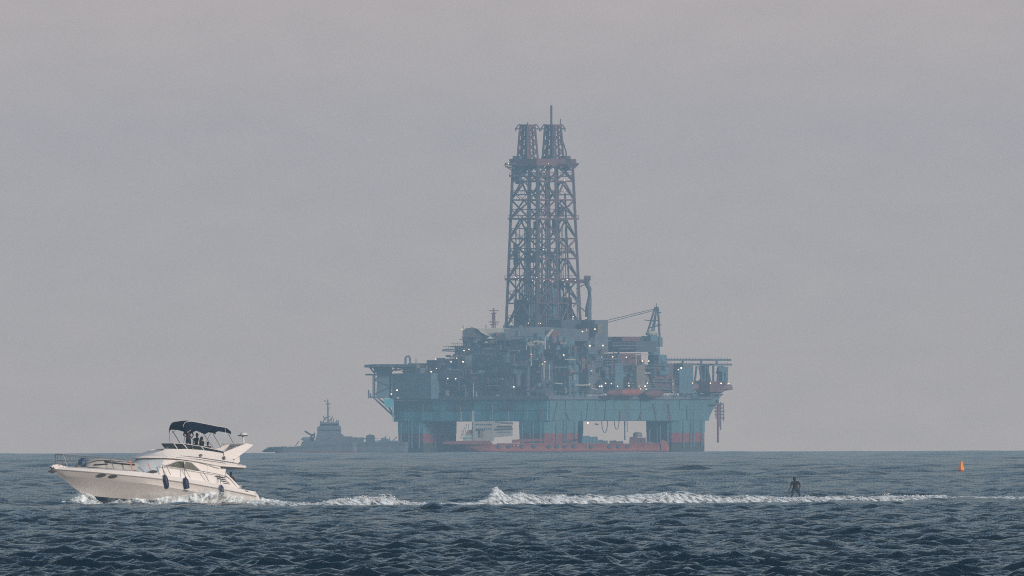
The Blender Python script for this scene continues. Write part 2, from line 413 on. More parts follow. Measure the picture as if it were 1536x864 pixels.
T_SHEER = [(70,697),(90,700),(149,703.5),(200,706.5),(230,709.5),(286,718),(335,727),(354,731.5),(382,737),(400,739)]
T_RUB = [(70,702),(90,704.0),(149,708.5),(230,716.5),(286,724.5),(335,733.5),(385,744),(400,747)]
T_STR = [(70,710),(101,713.5),(160,718.5),(229,726),(312,740.5),(385,752),(400,754)]
T_CHN = [(70,738),(135,743),(176,747),(197,748.3),(300,754),(400,760)]
T_BEAM = [(0,1.98),(4,2.12),(8,2.1),(10,1.86),(11.5,1.42),(12.6,0.94),(13.4,0.5),(13.9,0.2),(14.15,0.05)]
L_STEM = 14.18
rowsP = []
xs_h = [0,1,2,3,4,5,6,7,8,9,10,10.6,11.2,11.8,12.3,12.8,13.2,13.6,13.9,14.08,14.16]
def hz(tab, x, y): px = Ypx(x, y); return Yp(px, interp(tab, px), y).z
def stem_z(x): # keel / stem profile
    return interp([(0,-0.55),(8,-0.5),(9.5,-0.4),(10.95,-0.1),(12.0,0.79),(13.0,1.55),(14.18,2.42)], x)
for x in xs_h:
    ws = interp(T_BEAM, x)
    bowf = max(0.0, (x-7)/7.2)
    wr = ws + 0.02
    wm = ws*(1-0.10*bowf) if x < 10 else ws*(0.93-0.35*(x-10)/4.2)
    wc = interp([(0,1.78),(6,1.72),(8,1.5),(9.5,1.12),(10.6,0.72),(11.4,0.38),(11.95,0.1),(12.1,0.0),(15,0.0)], x)
    zs, zr = hz(T_SHEER, x, ws), hz(T_RUB, x, wr)
    zk = stem_z(x)
    zst = max(hz(T_STR, x, wm), zk + 0.3*(zr-zk)) if x < 13.6 else zk + 0.6*(zr-zk)
    zc = hz(T_CHN, x, wc) if x < 12.0 else zk
    zc = max(zc, zk)
    w1 = max(wc, 0) + (wm-wc)*0.42; z1 = zc + (zst-zc)*0.5
    half = [(ws-0.10*min(1, ws/0.5), zs), (ws, zr+0.05), (wr, zr), (ws-0.01, zr-0.07), (wm+0.012, zst), (wm-0.03, zst-0.05), (w1, z1), (wc, zc), (wc*0.97, zc-0.05 if zc > zk+0.06 else zk), (0.0, zk)]
    half = [(max(0.0, a), c) for a, c in half]
    rowsP.append([Vector((x, a, c)) for a, c in half] + [Vector((x, -a, c)) for a, c in half[-2::-1]])
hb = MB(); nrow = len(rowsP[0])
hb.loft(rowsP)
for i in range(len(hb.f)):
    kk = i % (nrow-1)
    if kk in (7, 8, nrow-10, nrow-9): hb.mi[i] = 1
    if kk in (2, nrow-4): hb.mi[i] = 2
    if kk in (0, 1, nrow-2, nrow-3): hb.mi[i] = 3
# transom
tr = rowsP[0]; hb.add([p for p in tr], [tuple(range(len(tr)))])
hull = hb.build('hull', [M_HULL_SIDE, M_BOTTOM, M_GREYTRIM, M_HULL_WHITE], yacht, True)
sm = hull.modifiers.new('edges', 'EDGE_SPLIT'); sm.split_angle = radians(28)
# decks
db = MB(); rows = []
for x in xs_h:
    ws = max(interp(T_BEAM, x)-0.11, 0.02); z = hz(T_SHEER, x, ws) - 0.03
    cam_ = 0.22*min(1, ws/1.6) if x > 8.5 else 0.05
    if x < 2.1: z -= 0.35
    rows.append([Vector((x, ws*q, z + cam_*(1-abs(q)**2))) for q in (1, .7, .35, 0, -.35, -.7, -1)])
db.loft(rows); db.build('deck', M_HULL_WHITE, yacht, True)
# swim platform and transom corners
sp = MB(); a = Yp(391, 752, 1.8); sp.box((-0.75, -1.75, 0.12), (0.02, 1.75, 0.24))
sp.prism([(0.05,1.98,0.0),(-0.42,1.92,0.05),(-0.18,1.95,0.6),(0.05,1.98,0.82)], (0,-0.25,0)); sp.prism([(0.05,-1.73,0.0),(-0.42,-1.67,0.05),(-0.18,-1.7,0.6),(0.05,-1.73,0.82)], (0,-0.25,0))
sp.build('swim_platform', M_HULL_WHITE, yacht)
# rubbing strake
for s_ in (1, -1):
    q = MB(); q.tube([Vector((x, s_*(interp(T_BEAM, x)+0.03), hz(T_RUB, x, interp(T_BEAM, x)))) for x in xs_h], 0.028, 5); q.build('rubbing_strake', M_GREYTRIM, yacht)

# the deckhouse: plan outlines at deck level and under the flybridge
BOT = [(9.05,0),(8.95,.45),(8.65,.9),(8.1,1.28),(7.2,1.55),(6,1.66),(4.5,1.70),(3.2,1.72),(2.15,1.72)]
TOP = [(7.75,0),(7.68,.4),(7.45,.78),(7.05,1.08),(6.4,1.30),(5.5,1.42),(4.5,1.46),(3.2,1.50),(2.15,1.52)]
T_SLABB = [(200,686.7),(232,687.2),(265,688),(300,693),(330,699.5),(367,701.8),(380,702)]
def slab_z(x, y): return hz(T_SLABB, x, y)
def house_rows(off=0.0, sel=None):
    full = list(zip(BOT, TOP)); full = [((b_[0], -b_[1]), (t_[0], -t_[1])) for b_, t_ in full[:0:-1]] + full
    R = []
    for b_, t_ in full:
        zb = hz(T_SHEER, min(b_[0], 9), 1.9) - 0.25; zt = slab_z(t_[0], abs(t_[1])) + 0.03
        R.append([Vector((b_[0]+(t_[0]-b_[0])*q + off*(1 if b_[0] > 7 else 0), (b_[1]+(t_[1]-b_[1])*q)*(1+off*0.5), zb+(zt-zb)*q)) for q in (0, .25, .5, .75, 1)])
    return R
hb = MB(); R = house_rows(); hb.loft(R); hb.add([p for p in R[0]] + [p for p in R[-1]][::-1], [tuple(range(10))])
hb.build('deckhouse', M_HULL_WHITE, yacht, True).modifiers.new('edges', 'EDGE_SPLIT').split_angle = radians(40)
hb = MB(); RR = [r[1:] for r in house_rows(0.025)[4:13]]; hb.loft(RR); hb.build('windscreen_cover', M_COVER, yacht, True)
for (x1, z1, x2, z2, y) in ((229,695.5,236,692.8,0.9),(213,696.6,218,695.0,0.1)):
    q = MB(); q.tube([Yp(x1,z1,y)+Vector((0.22,0,0)), Yp(x2,z2,y)+Vector((0.22,0,0))], 0.03, 5); q.build('wiper', M_TRIM, yacht)

# flybridge moulding
T_FB = [(200,686.2),(206,685.6),(220,681.5),(233,678.6),(246,675),(250,673.6),(280,673.3),(306,675.4),(337,679.8),(352,684.5),(367,691),(376,694)]
def fb_w(x): return interp([(0.45,1.35),(0.6,1.58),(1.0,1.70),(5,1.64),(6.3,1.55),(7.2,1.28),(7.8,0.88),(8.1,0.5),(8.22,0.1)], x)
fr = []; fl = []
for x in [0.45,0.6,0.8,1.2,1.8,2.5,3.2,4,4.8,5.4,5.9,6.3,6.5,6.9,7.3,7.6,7.85,8.05,8.18,8.22]:
    w = fb_w(x); zb = slab_z(x, w); c = max(0.0, w-0.34*min(1, w))
    pxr = Ypx(x, c*0.8); ztop = Yp(pxr, interp(T_FB, pxr), c).z
    lip = min(0.14, max(0.03, ztop-zb-0.02))
    zt = max(ztop, zb+lip+0.01)
    if x < 1.6: zt = zb + 0.16 + (x-0.45)*0.22
    opened = 1.5 < x < 6.4
    zf = zb + 0.18 if opened else zt
    ci = max(0, c-0.1)
    half = [(max(0, w-0.12), zb-0.03), (w, zb+0.02), (w, zb+lip), (w-0.05*min(1, w), zb+lip+0.02), (c, zt), (ci, zt), (ci*0.98, zf), (0, zf + (0.03 if not opened else 0))]
    fr.append([Vector((x, 0, zb-0.03))] + [Vector((x, a, c_)) for a, c_ in half] + [Vector((x, -a, c_)) for a, c_ in half[-2::-1]] + [Vector((x, 0, zb-0.03))])
q = MB(); q.loft(fr, caps=True); q.build('flybridge', M_HULL_WHITE, yacht, True).modifiers.new('edges', 'EDGE_SPLIT').split_angle = radians(30)
# dark shadow-gap stripes along the moulding
def side_line(name, pts, y, r, m, par=yacht):
    q = MB(); q.tube([Yp(px, py, y if not isinstance(y, list) else y[i]) for i, (px, py) in enumerate(pts)], r, 5); return q.build(name, m, par)
side_line('trim_line', [(272,683.6),(300,686),(330,690.5),(361,695.4)], [1.50,1.60,1.66,1.72], 0.018, M_TRIM)
side_line('trim_line', [(266,685.9),(300,688.8),(340,694.5)], [1.60,1.66,1.70], 0.014, M_GREYTRIM)
side_line('trim_line', [(206.5,687.2),(225,687.4),(247,687.2),(265,688.3),(285,691)], [0.3,1.2,1.50,1.58,1.62], 0.028, M_TRIM)
side_line('trim_line', [(285,690.5),(300,692.8),(312,696.2),(322,700.5),(330,702.3)], 1.66, 0.018, M_GREYTRIM)
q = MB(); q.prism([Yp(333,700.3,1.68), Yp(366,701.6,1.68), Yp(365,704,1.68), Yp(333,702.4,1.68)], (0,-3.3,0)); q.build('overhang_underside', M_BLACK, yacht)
# side windows, one each side with its dark divider
for s_ in (1, -1):
    pts = [(251.4,698),(268.5,691.6),(276,692.0),(276,702.3)]; pts2 = [(278,692.2),(288,693.6),(301,705.3),(278,702.6)]
    def sidept(px, py, o_=0.0):
        z = Yp(px, py, 1.55).z; q_ = 1.55
        for _ in range(3):
            p_ = Yp(px, py, q_); zb = hz(T_SHEER, p_.x, 1.9)-0.25; zt = slab_z(p_.x, 1.45)
            tq = (p_.z-zb)/(zt-zb); q_ = interp([(0,1.72),(3.2,1.72),(6,1.66),(7.2,1.55),(8.1,1.28)], p_.x)*(1-tq) + interp([(0,1.52),(3.2,1.50),(4.5,1.46),(5.5,1.42),(6.4,1.30),(7.1,1.08)], p_.x)*tq
        o_ += 0.10*max(0, min(1, (277-px)/9)); p_ = Yp(px, py, q_ + o_); p_.y = s_*(q_+o_); return p_
    fo = MB(); outl = [(247.5,698.6),(268,689.9),(289,691.9),(305,706.8),(277,703.9)]
    fo.prism([sidept(a, c, 0.0) for a, c in outl], (0, s_*0.07, 0)); fw = fo.build('window_frame', M_HULL_WHITE, yacht)
    g = MB(); g.prism([sidept(a, c, 0.11) for a, c in pts], (0, s_*0.022, 0)); g.build('pane', M_GLASS, fw)
    g = MB(); g.prism([sidept(a, c, 0.11) for a, c in pts2], (0, s_*0.022, 0)); g.build('pane', M_GLASS_D, fw)
    g = MB(); g.tube([sidept(277,692,0.15), sidept(277,702.5,0.15)], 0.03, 4); g.build('divider', M_BLACK, fw)
# aft side wings that sweep down to the cockpit coaming, with louvred vents
for s_ in (1, -1):
    w = MB(); wpts = [(312,697.5,1.53),(340,700.5,1.58),(340,709.5,1.74),(350,719,1.8),(361,730.5,1.84),(352,735,1.84),(335,729,1.80),(312,722,1.70)]
    wo_ = [Yp(*q_) for q_ in wpts]; wi_ = [p_ + Vector((0,-0.34,0)) for p_ in wo_]
    if s_ < 0: wo_ = [Vector((p_.x,-p_.y,p_.z)) for p_ in wo_]; wi_ = [Vector((p_.x,-p_.y,p_.z)) for p_ in wi_]
    n8 = len(wpts); w.add(wo_+wi_, [tuple(range(n8)), tuple(range(2*n8-1, n8-1, -1))] + [(i, i+n8, (i+1)%n8+n8, (i+1)%n8) for i in range(n8)])
    wo = w.build('cockpit_wing', M_HULL_WHITE, yacht)
    for (x1,y1,x2,y2) in ((324.5,714,338,716.6),(328,717.3,341,720),(332,720.8,344,723.3),(336,724.4,346,726)):
        A_, B_ = Yp(x1,y1,1.80), Yp(x2,y2,1.82)
        if s_ < 0: A_.y, B_.y = -1.80, -1.82
        v = MB(); v.tube([A_, B_], 0.024, 4); v.build('louvre', M_BLACK, wo)
    v = MB(); A_ = [Yp(px,py,1.82) for px, py in ((340,713),(347,719),(353,726.5),(357,731))]
    for p_ in A_: p_.y = s_*1.82
    v.tube(A_, 0.03, 5); v.build('wing_edge', M_WTUBE, wo)
# portholes
for (px, py, y) in ((156,712.3,1.06),(173,714.0,1.42),(232,707.2,1.74)):
    for s_ in (1, -1):
        c = Yp(px, py, y)
        if px < 200: x_ = c.x; yy = interp(T_BEAM, x_)*1.0 ; yy = interp(T_BEAM, x_) - 0.02 ; c = Yp(px, py, yy)
        else: yy = y
        q = MB(); tang = Vector((1, (interp(T_BEAM, c.x+.3)-interp(T_BEAM, c.x-.3))/.6 if px < 200 else -.2, 0)).normalized(); nrm = Vector((-tang.y, tang.x, 0))
        if nrm.y < 0: nrm = -nrm
        ring = [c + tang*0.27*cos(2*pi*k_/14) + Vector((0,0,0.10*sin(2*pi*k_/14))) - nrm*0.1 for k_ in range(14)]
        if s_ < 0:
            ring = [Vector((p_.x, -p_.y, p_.z)) for p_ in ring]; nrm = Vector((nrm.x, -nrm.y, 0))
        q.prism(ring, nrm*0.17); q.build('porthole', M_BLACK, yacht)
# hull number
tcu = bpy.data.curves.new('registration', 'FONT'); tcu.body = 'LF M.S.10'; tcu.size = 0.36; tcu.extrude = 0.004
to = bpy.data.objects.new('t', tcu); COL.objects.link(to); dg = bpy.context.evaluated_depsgraph_get()
tm = bpy.data.meshes.new_from_object(to.evaluated_get(dg)); bpy.data.objects.remove(to)
tm.materials.append(M_GREYTRIM); reg = bpy.data.objects.new('registration_number', tm); COL.objects.link(reg); reg.parent = yacht
c0, c1 = Yp(199.5, 751.6, 1.62), Yp(226, 753.5, 1.83)
c0.y += 0.02; c1.y += 0.02
dx_ = (c1-c0); ang = math.atan2(dx_.y, dx_.x)
reg.matrix_parent_inverse = Matrix()
reg.location = c0 + Vector((0,0.16,0)); reg.rotation_euler = (pi/2, 0.0, ang + 0); reg.scale = (0.8, 0.62, 1)

# flybridge wind screen: smoked panels and white posts
scr = [(262.0,665.0,267.5,672.9,1.02,1.0),(275.5,665.2,282.5,672.8,1.33,1.28),(303,669.4,307,674.9,1.38,1.33),(338,677.2,336,679.6,1.38,1.36)]
for s_ in (1, -1):
    for i in range(3):
        a, c = scr[i], scr[i+1]
        pts = [Yp(a[0],a[1],a[4]), Yp(c[0],c[1],c[4]), Yp(c[2],c[3],c[5]), Yp(a[2],a[3],a[5])]
        for p_ in pts: p_.y *= s_
        q = MB(); q.prism(pts, (0, -s_*0.02, 0)); pn = q.build('wind_screen', M_SMOKE, yacht)
        q = MB(); q.tube([pts[0], pts[1]], 0.022, 5); q.build('top_rail', M_WTUBE, pn)
        q = MB(); q.tube([pts[0], pts[3]], 0.035, 5); q.build('post', M_WTUBE, pn)
a = scr[0]; p0 = Yp(a[0],a[1],a[4]); p1 = Yp(a[2],a[3],a[5])
ps = [p0, p1, Vector((p1.x,-p1.y,p1.z)), Vector((p0.x,-p0.y,p0.z))]
q = MB(); q.prism(ps, (-0.02,0,0)); q.build('wind_screen', M_SMOKE, yacht)
q = MB(); q.ell(Yp(245.6,674.6,0.6), (0.08,0.08,0.08)); q.build('horn', M_TRIM, yacht)
q = MB(); q.tube([Yp(302,682.8,1.50), Yp(302,682.8,1.50)+Vector((0,0.14,0))], 0.09, 10); q.build('side_light', M_TRIM, yacht)
q = MB(); q.ell(Yp(337.3,686.8,1.60), (0.1,0.06,0.13)); q.build('side_light', M_TRIM, yacht)

# radar arch, swept back
for s_ in (1, -1):
    pts = [(337,678.5),(341,676.8),(372,664.8),(378.5,666.8),(380,669),(376,672),(354,688.5),(338,688)]
    A_ = [Yp(px, py, 1.52) for px, py in pts]
    for p_ in A_: p_.y = s_*(1.52 - 0.16*max(0, p_.z-3.3))
    q = MB(); q.prism(A_, (0, -s_*0.16, 0)); q.build('arch_leg', M_HULL_WHITE, yacht)
q = MB(); a_, b_ = Yp(370,665.5,1.3), Yp(379,669,1.3)
q.prism([Vector((a_.x,1.36,a_.z)), Vector((b_.x,1.36,b_.z+0.1)), Vector((b_.x,1.36,b_.z)), Vector((a_.x,1.36,a_.z-0.14))], (0,-2.72,0)); q.build('arch_top', M_HULL_WHITE, yacht)
q = MB(); q.tube([Yp(333,666,1.25), Yp(368,665.8,1.3)], 0.035, 5); q.build('grab_rail', M_GREYTRIM, yacht)
q = MB(); q.prism([Yp(348,703.5,1.5), Yp(352,690,1.5), Yp(360,684.5,1.5), Yp(360.5,692.5,1.5)], (0,-3.0,0)); q.build('aft_coaming', M_HULL_WHITE, yacht)
rad = MB(); c = Yp(364.5,653.9,0.0); 
rad.tube([c+Vector((0,0,-.02)), c+Vector((0,0,.06))], [0.30,0.34], 16); radar = rad.build('radar_dome', M_TRIM, yacht)
q = MB(); q.ell(c+Vector((-0.06,0,0.08)), (0.26,0.26,0.17), 14, 5, z0=0.0); q.build('dome_cap', M_HULL_WHITE, radar)
q = MB(); q.tube([Yp(362.5,664.5,0.0)+Vector((-.2,0,-.1)), c], 0.06, 6); q.build('radar_post', M_HULL_WHITE, radar)
q = MB(); q.tube([Yp(339,677,1.5), Yp(339,642.5,1.5)], 0.012, 4); q.build('whip_aerial', M_WTUBE, yacht)

# canopy
TC = [(256,641,636.5,651),(258,637,635,645.5),(262,633.6,634,644.5),(278,632.3,0,645),(290,633.8,0,647.2),(303,635.6,0,651.5),(309,636.5,0,649),(316,637.6,0,645.5),(325,639.3,0,646.5),(337,641,0,648.3),(343,642,0,649.5),(347,645.5,0,651.5)]
q = MB(); rows = []
for px, top, _, bot in TC:
    px_ = px + 22*(1-(px-256)/91)**2; pt = Yp(px_, top, 1.25); pb = Yp(px_, bot, 1.25); x = pt.x
    z1, z0 = pt.z, pb.z; v = []
    half = [(1.27, z0), (1.30, (z0+z1)/2), (1.24, z1-0.07), (1.05, z1), (0.5, z1+0.05), (0, z1+0.07)]
    half_in = [(1.24, z0), (1.2, z1-0.12), (0.5, z1-0.03), (0, z1-0.01)]
    ring = [Vector((x, a, c)) for a, c in half] + [Vector((x, -a, c)) for a, c in half[-2::-1]] + [Vector((x, -a, c)) for a, c in half_in] + [Vector((x, a, c)) for a, c in half_in[-2::-1]]
    rows.append(ring)
q.loft(rows, close=True, caps=True); canopy = q.build('canopy', M_CANVAS, yacht, True)
canopy.modifiers.new('edges', 'EDGE_SPLIT').split_angle = radians(50)
q = MB(); q.tube([r[3]+Vector((0,0.0,0.015)) for r in rows], 0.022, 4); q.build('piping', M_WTUBE, canopy)
def cpole(a, b, ya=1.25, yb=1.2, r=0.02, m=M_STEEL):
    for s_ in (1, -1):
        p, q2 = Yp(*a, ya), Yp(*b, yb); p.y *= s_; q2.y *= s_
        w = MB(); w.tube([p, q2], r, 5); w.build('canopy_pole', m, canopy)
cpole((279,650),(277,664),r=0.014); cpole((259,646),(271,665.5),-1.25,-1.2,r=0.026); cpole((264,645),(259.5,649),-1.25,-1.2,r=0.016)
cpole((303,644),(298,668),m=M_WTUBE,r=0.022); cpole((306,650),(322,673.5),r=0.022); cpole((311,643),(303,651),r=0.02,m=M_WTUBE)
cpole((340,649),(331,666),r=0.014); cpole((343.5,651),(354,671),r=0.024); cpole((302,643),(308,649),r=0.02,m=M_WTUBE)

# bow rail and stanchions
def tube_part(name, pts, y, r, m, par):
    for s_ in (1, -1):
        A_ = []
        for i, (px, py) in enumerate(pts):
            yy = y[i] if isinstance(y, (list, tuple)) else y
            p_ = Yp(px, py, yy); p_.y = s_*yy; A_.append(p_)
        w = MB(); w.tube(A_, r, 5); o_ = w.build(name, m, par)
    return o_
def rail_y(px): return max(0.05, interp([(88,0.12),(95,0.45),(110,0.8),(150,1.4),(200,1.85),(250,1.9),(345,1.9)], px))
br = MB(); top = [(88.3,681),(100,682),(125,684),(150,686),(178,688.3),(203,691)]
A_ = [Yp(px, py, rail_y(px)) for px, py in top]
ring = [Vector((p_.x, -p_.y, p_.z)) for p_ in A_[::-1]] + A_
br.tube(ring, 0.028, 6); rail = br.build('bow_rail', M_STEEL, yacht)
tube_part('middle_rail', [(91,690),(110,691),(125,692)], [rail_y(91),rail_y(110),rail_y(125)], 0.018, M_STEEL, rail)
for (x1,y1,x2,y2,m_,r_) in ((88.6,681,93,698.5,M_STEEL,.024),(98,682,104,699,M_STEEL,.02),(106.5,682.6,115,700,M_STEEL,.024),(117,688,121,700,M_STEEL,.018),(168,688,174,704,M_STEEL,.024),(197,690,201,706,M_RED_ST,.04),(224,694.5,227.5,705,M_RED_ST,.036)):
    tube_part('stanchion', [(x1,y1),(x2,y2)], [rail_y(x1), rail_y(x2)], r_, m_, rail)
sr = MB(); sl = [(244.5,697),(262,699.5),(285,703.5),(306,707),(330,711.5),(343,716)]
side = None
for s_ in (1, -1):
    A_ = [Yp(px, py, 1.92) for px, py in sl]
    for p_ in A_: p_.y *= s_
    w = MB(); w.tube(A_, 0.02, 5); side = w.build('side_rail', M_STEEL, yacht)
    for (x1,y1,x2,y2) in ((244.8,697,248,712),(251,698,258,712.5),(279,702.6,287,717),(305.5,707,315,722.5),(330,711,332,722)):
        p_, q_ = Yp(x1,y1,1.92), Yp(x2,y2,1.98); p_.y *= s_; q_.y *= s_
        w = MB(); w.tube([p_, q_], 0.018, 5); w.build('stanchion', M_STEEL, side)
# foredeck: covered sun pad, blue bolster, anchor
q = MB(); rows = []
for px, t_, b_, hw in ((131,690.5,696.5,.55),(136,688,697,.8),(150,686.8,698,.95),(168,687.6,699.5,1.0),(185,689.2,700.5,1.0),(200,691.5,702,.95),(207,694,703,.8)):
    a_, c_ = Yp(px, t_, 0.3), Yp(px, b_, 0.3); x = a_.x
    rows.append([Vector((x, y_*hw, c_.z-0.15 if k_ in (0, 6) else a_.z-0.16*abs(y_)**3)) for k_, y_ in enumerate((1, .97, .6, 0, -.6, -.97, -1))])
q.loft(rows, caps=True); pad = q.build('sun_pad', M_CUSH, yacht, True)
for (pts, m_, r_) in (([(137,693.3),(150,690.4),(168,690.6),(185,692.4),(204,694)], M_TRIM, .028), ([(144,697),(164,695.8)], M_BLACK, .045), ([(160,692.2),(170,694),(186,695.8),(204,697)], M_BLACK, .05), ([(172,694.8),(186,693.4),(196,695)], M_WTUBE, .03)):
    w = MB(); w.tube([Yp(px, py, 0.98) for px, py in pts], r_, 5); w.build('pad_edge', m_, pad)
q = MB(); q.prism([Yp(px, py, 0.35) for px, py in ((125.5,697),(126.5,690),(130,687.3),(135.3,686.2),(133.5,693.5),(135,697.2))], (0,-0.7,0)); q.build('bolster', M_BLUE, yacht)
q = MB(); q.prism([Yp(px, py, 0.25) for px, py in ((93,706),(80,700),(83,697),(92,696),(101,699.5),(112,701))], (0,-0.5,0)); q.build('bow_sprit', M_HULL_WHITE, yacht)
q = MB(); q.tube([Yp(96,697.2,0.0), Yp(88,697.2,0), Yp(83,700,0), Yp(81,705.5,0)], [0.08,0.11,0.12,0.08], 6); q.tube([Yp(75.5,706.5,0), Yp(81,707.5,0), Yp(88,706.8,0.1)], [0.03,0.11,0.05], 6)
q.tube([Yp(85,698,0.18), Yp(80,706,0.3)], 0.05, 5); q.build('anchor', M_ANCH, yacht)
q = MB(); q.ell(Yp(118,699.7,0.3), (0.12,0.12,0.1)); q.build('cleat', M_TRIM, yacht)
q = MB(); q.tube([Yp(368.5,736.0,1.95), Yp(373,737.0,1.95)], 0.03, 5); q.build('cleat', M_TRIM, yacht)

# bow and side spray: sheets of mist plus drops
def spray_sheet(name, prof, y_at, label, m=M_MIST, nvv=26, dn=1.0, lean=0.5, rag=0.5):
    """prof: list of (px, base py, height px); a lumpy curtain beside the hull"""
    pxs = np.arange(prof[0][0], prof[-1][0], 0.8); A = np.zeros((len(pxs), nvv, 3)); Dn = np.zeros((len(pxs), nvv))
    for i, px in enumerate(pxs):
        bpy_ = interp([(p[0], p[1]) for p in prof], px); h = interp([(p[0], p[2]) for p in prof], px)
        nn_ = float(fbm(np.array([px*0.12]), np.array([1.5]), 4)[0])
        h *= 1.22*((1-rag*0.5) + rag*nn_)
        for j in range(nvv):
            v = j/(nvv-1); yy = y_at(px) + lean*(1-v)**1.6
            p_ = Yp(px, bpy_ + 1.5 - (h+1.5)*v, yy); 
            n_ = float(fbm(np.array([px*0.16]), np.array([v*3.0+5]), 3)[0]) - 0.5
            A[i, j] = (p_.x, p_.y + n_*0.5, p_.z); Dn[i, j] = dn*(0.75*(1-v)**0.7 + 0.12)*min(1, (i+1)/14.0, (len(pxs)-i)/14.0)
    Wm = Matrix.Translation(yroot) @ Matrix.Rotation(radians(205), 4, 'Z')
    for i in range(A.shape[0]):
        for j in range(nvv): A[i, j] = Wm @ Vector(A[i, j])
    o_ = surf_object(name, A, (A.shape[0], nvv), Dn, m); tag(o_, label, 'spray', kind='stuff'); return o_
hull_y = lambda px: interp([(152,0.4),(175,1.3),(200,1.9),(230,2.25),(400,2.4)], px)
spray_sheet('side_spray', [(150,759.5,4),(162,760,9),(176,760,21),(200,760.5,20),(225,760.5,18),(262,761,19),(285,761,23),(310,761,24),(325,761,25),(350,760,20),(380,759,12),(400,758,9),(440,758,4)], hull_y, 'white spray boiling along the near side of the yacht hull', dn=1.7)
spray_sheet('side_spray', [(158,760.5,4),(180,760.5,10),(225,760.5,11),(270,761,14),(315,761,20),(350,760,15),(392,759,10),(440,758,4)], lambda px: hull_y(px)+0.35, 'lower thick foam along the waterline of the yacht hull', m=M_FOAM, dn=0.75)
spray_sheet('bow_spray', [(78,760,2),(96,760,7),(114,760,17),(128,760,25),(138,760,22),(146,760,14),(157,760,3)], lambda px: interp([(84,0.9),(135,0.45),(156,0.4)], px), 'fan of white spray thrown forward off the yacht bow', dn=2.6, lean=0.4, rag=0.3)
spray_sheet('bow_spray', [(80,760,2),(100,760,7),(118,760,13),(134,760,17),(146,760,11),(158,760,4)], lambda px: interp([(84,1.3),(135,0.8),(158,0.8)], px), 'dense low foam curling under the yacht stem', m=M_FOAM, dn=0.62, lean=0.4, rag=0.4)
dp = []; dsz = []
Wm = Matrix.Translation(yroot) @ Matrix.Rotation(radians(205), 4, 'Z')
for k_ in range(2600):
    if k_ % 4 == 0: px = rs.normal(128, 14); h = interp([(84,2),(118,14),(132,22),(146,13),(158,2)], px); yy = 0.6; by = 758.5
    else: px = rs.uniform(165, 440); h = interp([(165,7),(200,12),(262,14),(310,25),(330,26),(380,14),(440,4)], px); yy = hull_y(px)+0.3; by = 760
    dp.append(tuple(Wm @ Yp(px, by - h*rs.beta(2.5, 2), yy+rs.uniform(-.2,.4)))); dsz.append(rs.uniform(0.006, 0.022))
o = droplets('hull_spray', dp, dsz, '', ''); tag(o, 'small drops of spray flying around the yacht hull', 'spray', kind='stuff')

# fenders hang from the rail: things of their own
def fender(px, t, bpy_, rope_top, y, label, band, r):
    top, bot = Yp(px[0], t, y), Yp(px[1], bpy_, y); c = Wm @ top
    e_ = empty('fender', c); tag(e_, label, 'fender', 'navy fenders hung along the yacht side')
    def lc(p_): return (Wm @ p_) - c
    d = (bot-top); q = MB(); pr = [(0,.25),(.08,.45),(.18,.85),(.3,1),(.75,1),(.88,.8),(.95,.45),(1,.2)]
    q.tube([lc(top + d*a) for a, _ in pr], [r*s_ for _, s_ in pr], 10); q.build('body', M_NAVY, e_, True)
    q = MB(); q.tube([lc(Yp(*rope_top, 1.94)), lc(top)], 0.018, 4); q.build('rope', M_TRIM, e_)
    if band:
        q = MB(); q.tube([lc(top + d*0.82), lc(top+d*0.92)], r*1.02, 10); q.build('band', M_HULL_WHITE, e_)
    return e_
fender((248.8,253), 711.5, 732.8, (245,697.5), 2.18, 'plain navy fender below the front end of the side rail, foremost of three', False, 0.17)
fender((279.5,282.5), 715.5, 736.5, (278,702.5), 2.2, 'navy fender with white band, middle of three below the side window', True, 0.19)
fender((332.5,335), 727, 743.2, (330.5,711.5), 2.2, 'small tapering navy fender nearest the stern beside the louvred vents', False, 0.15)

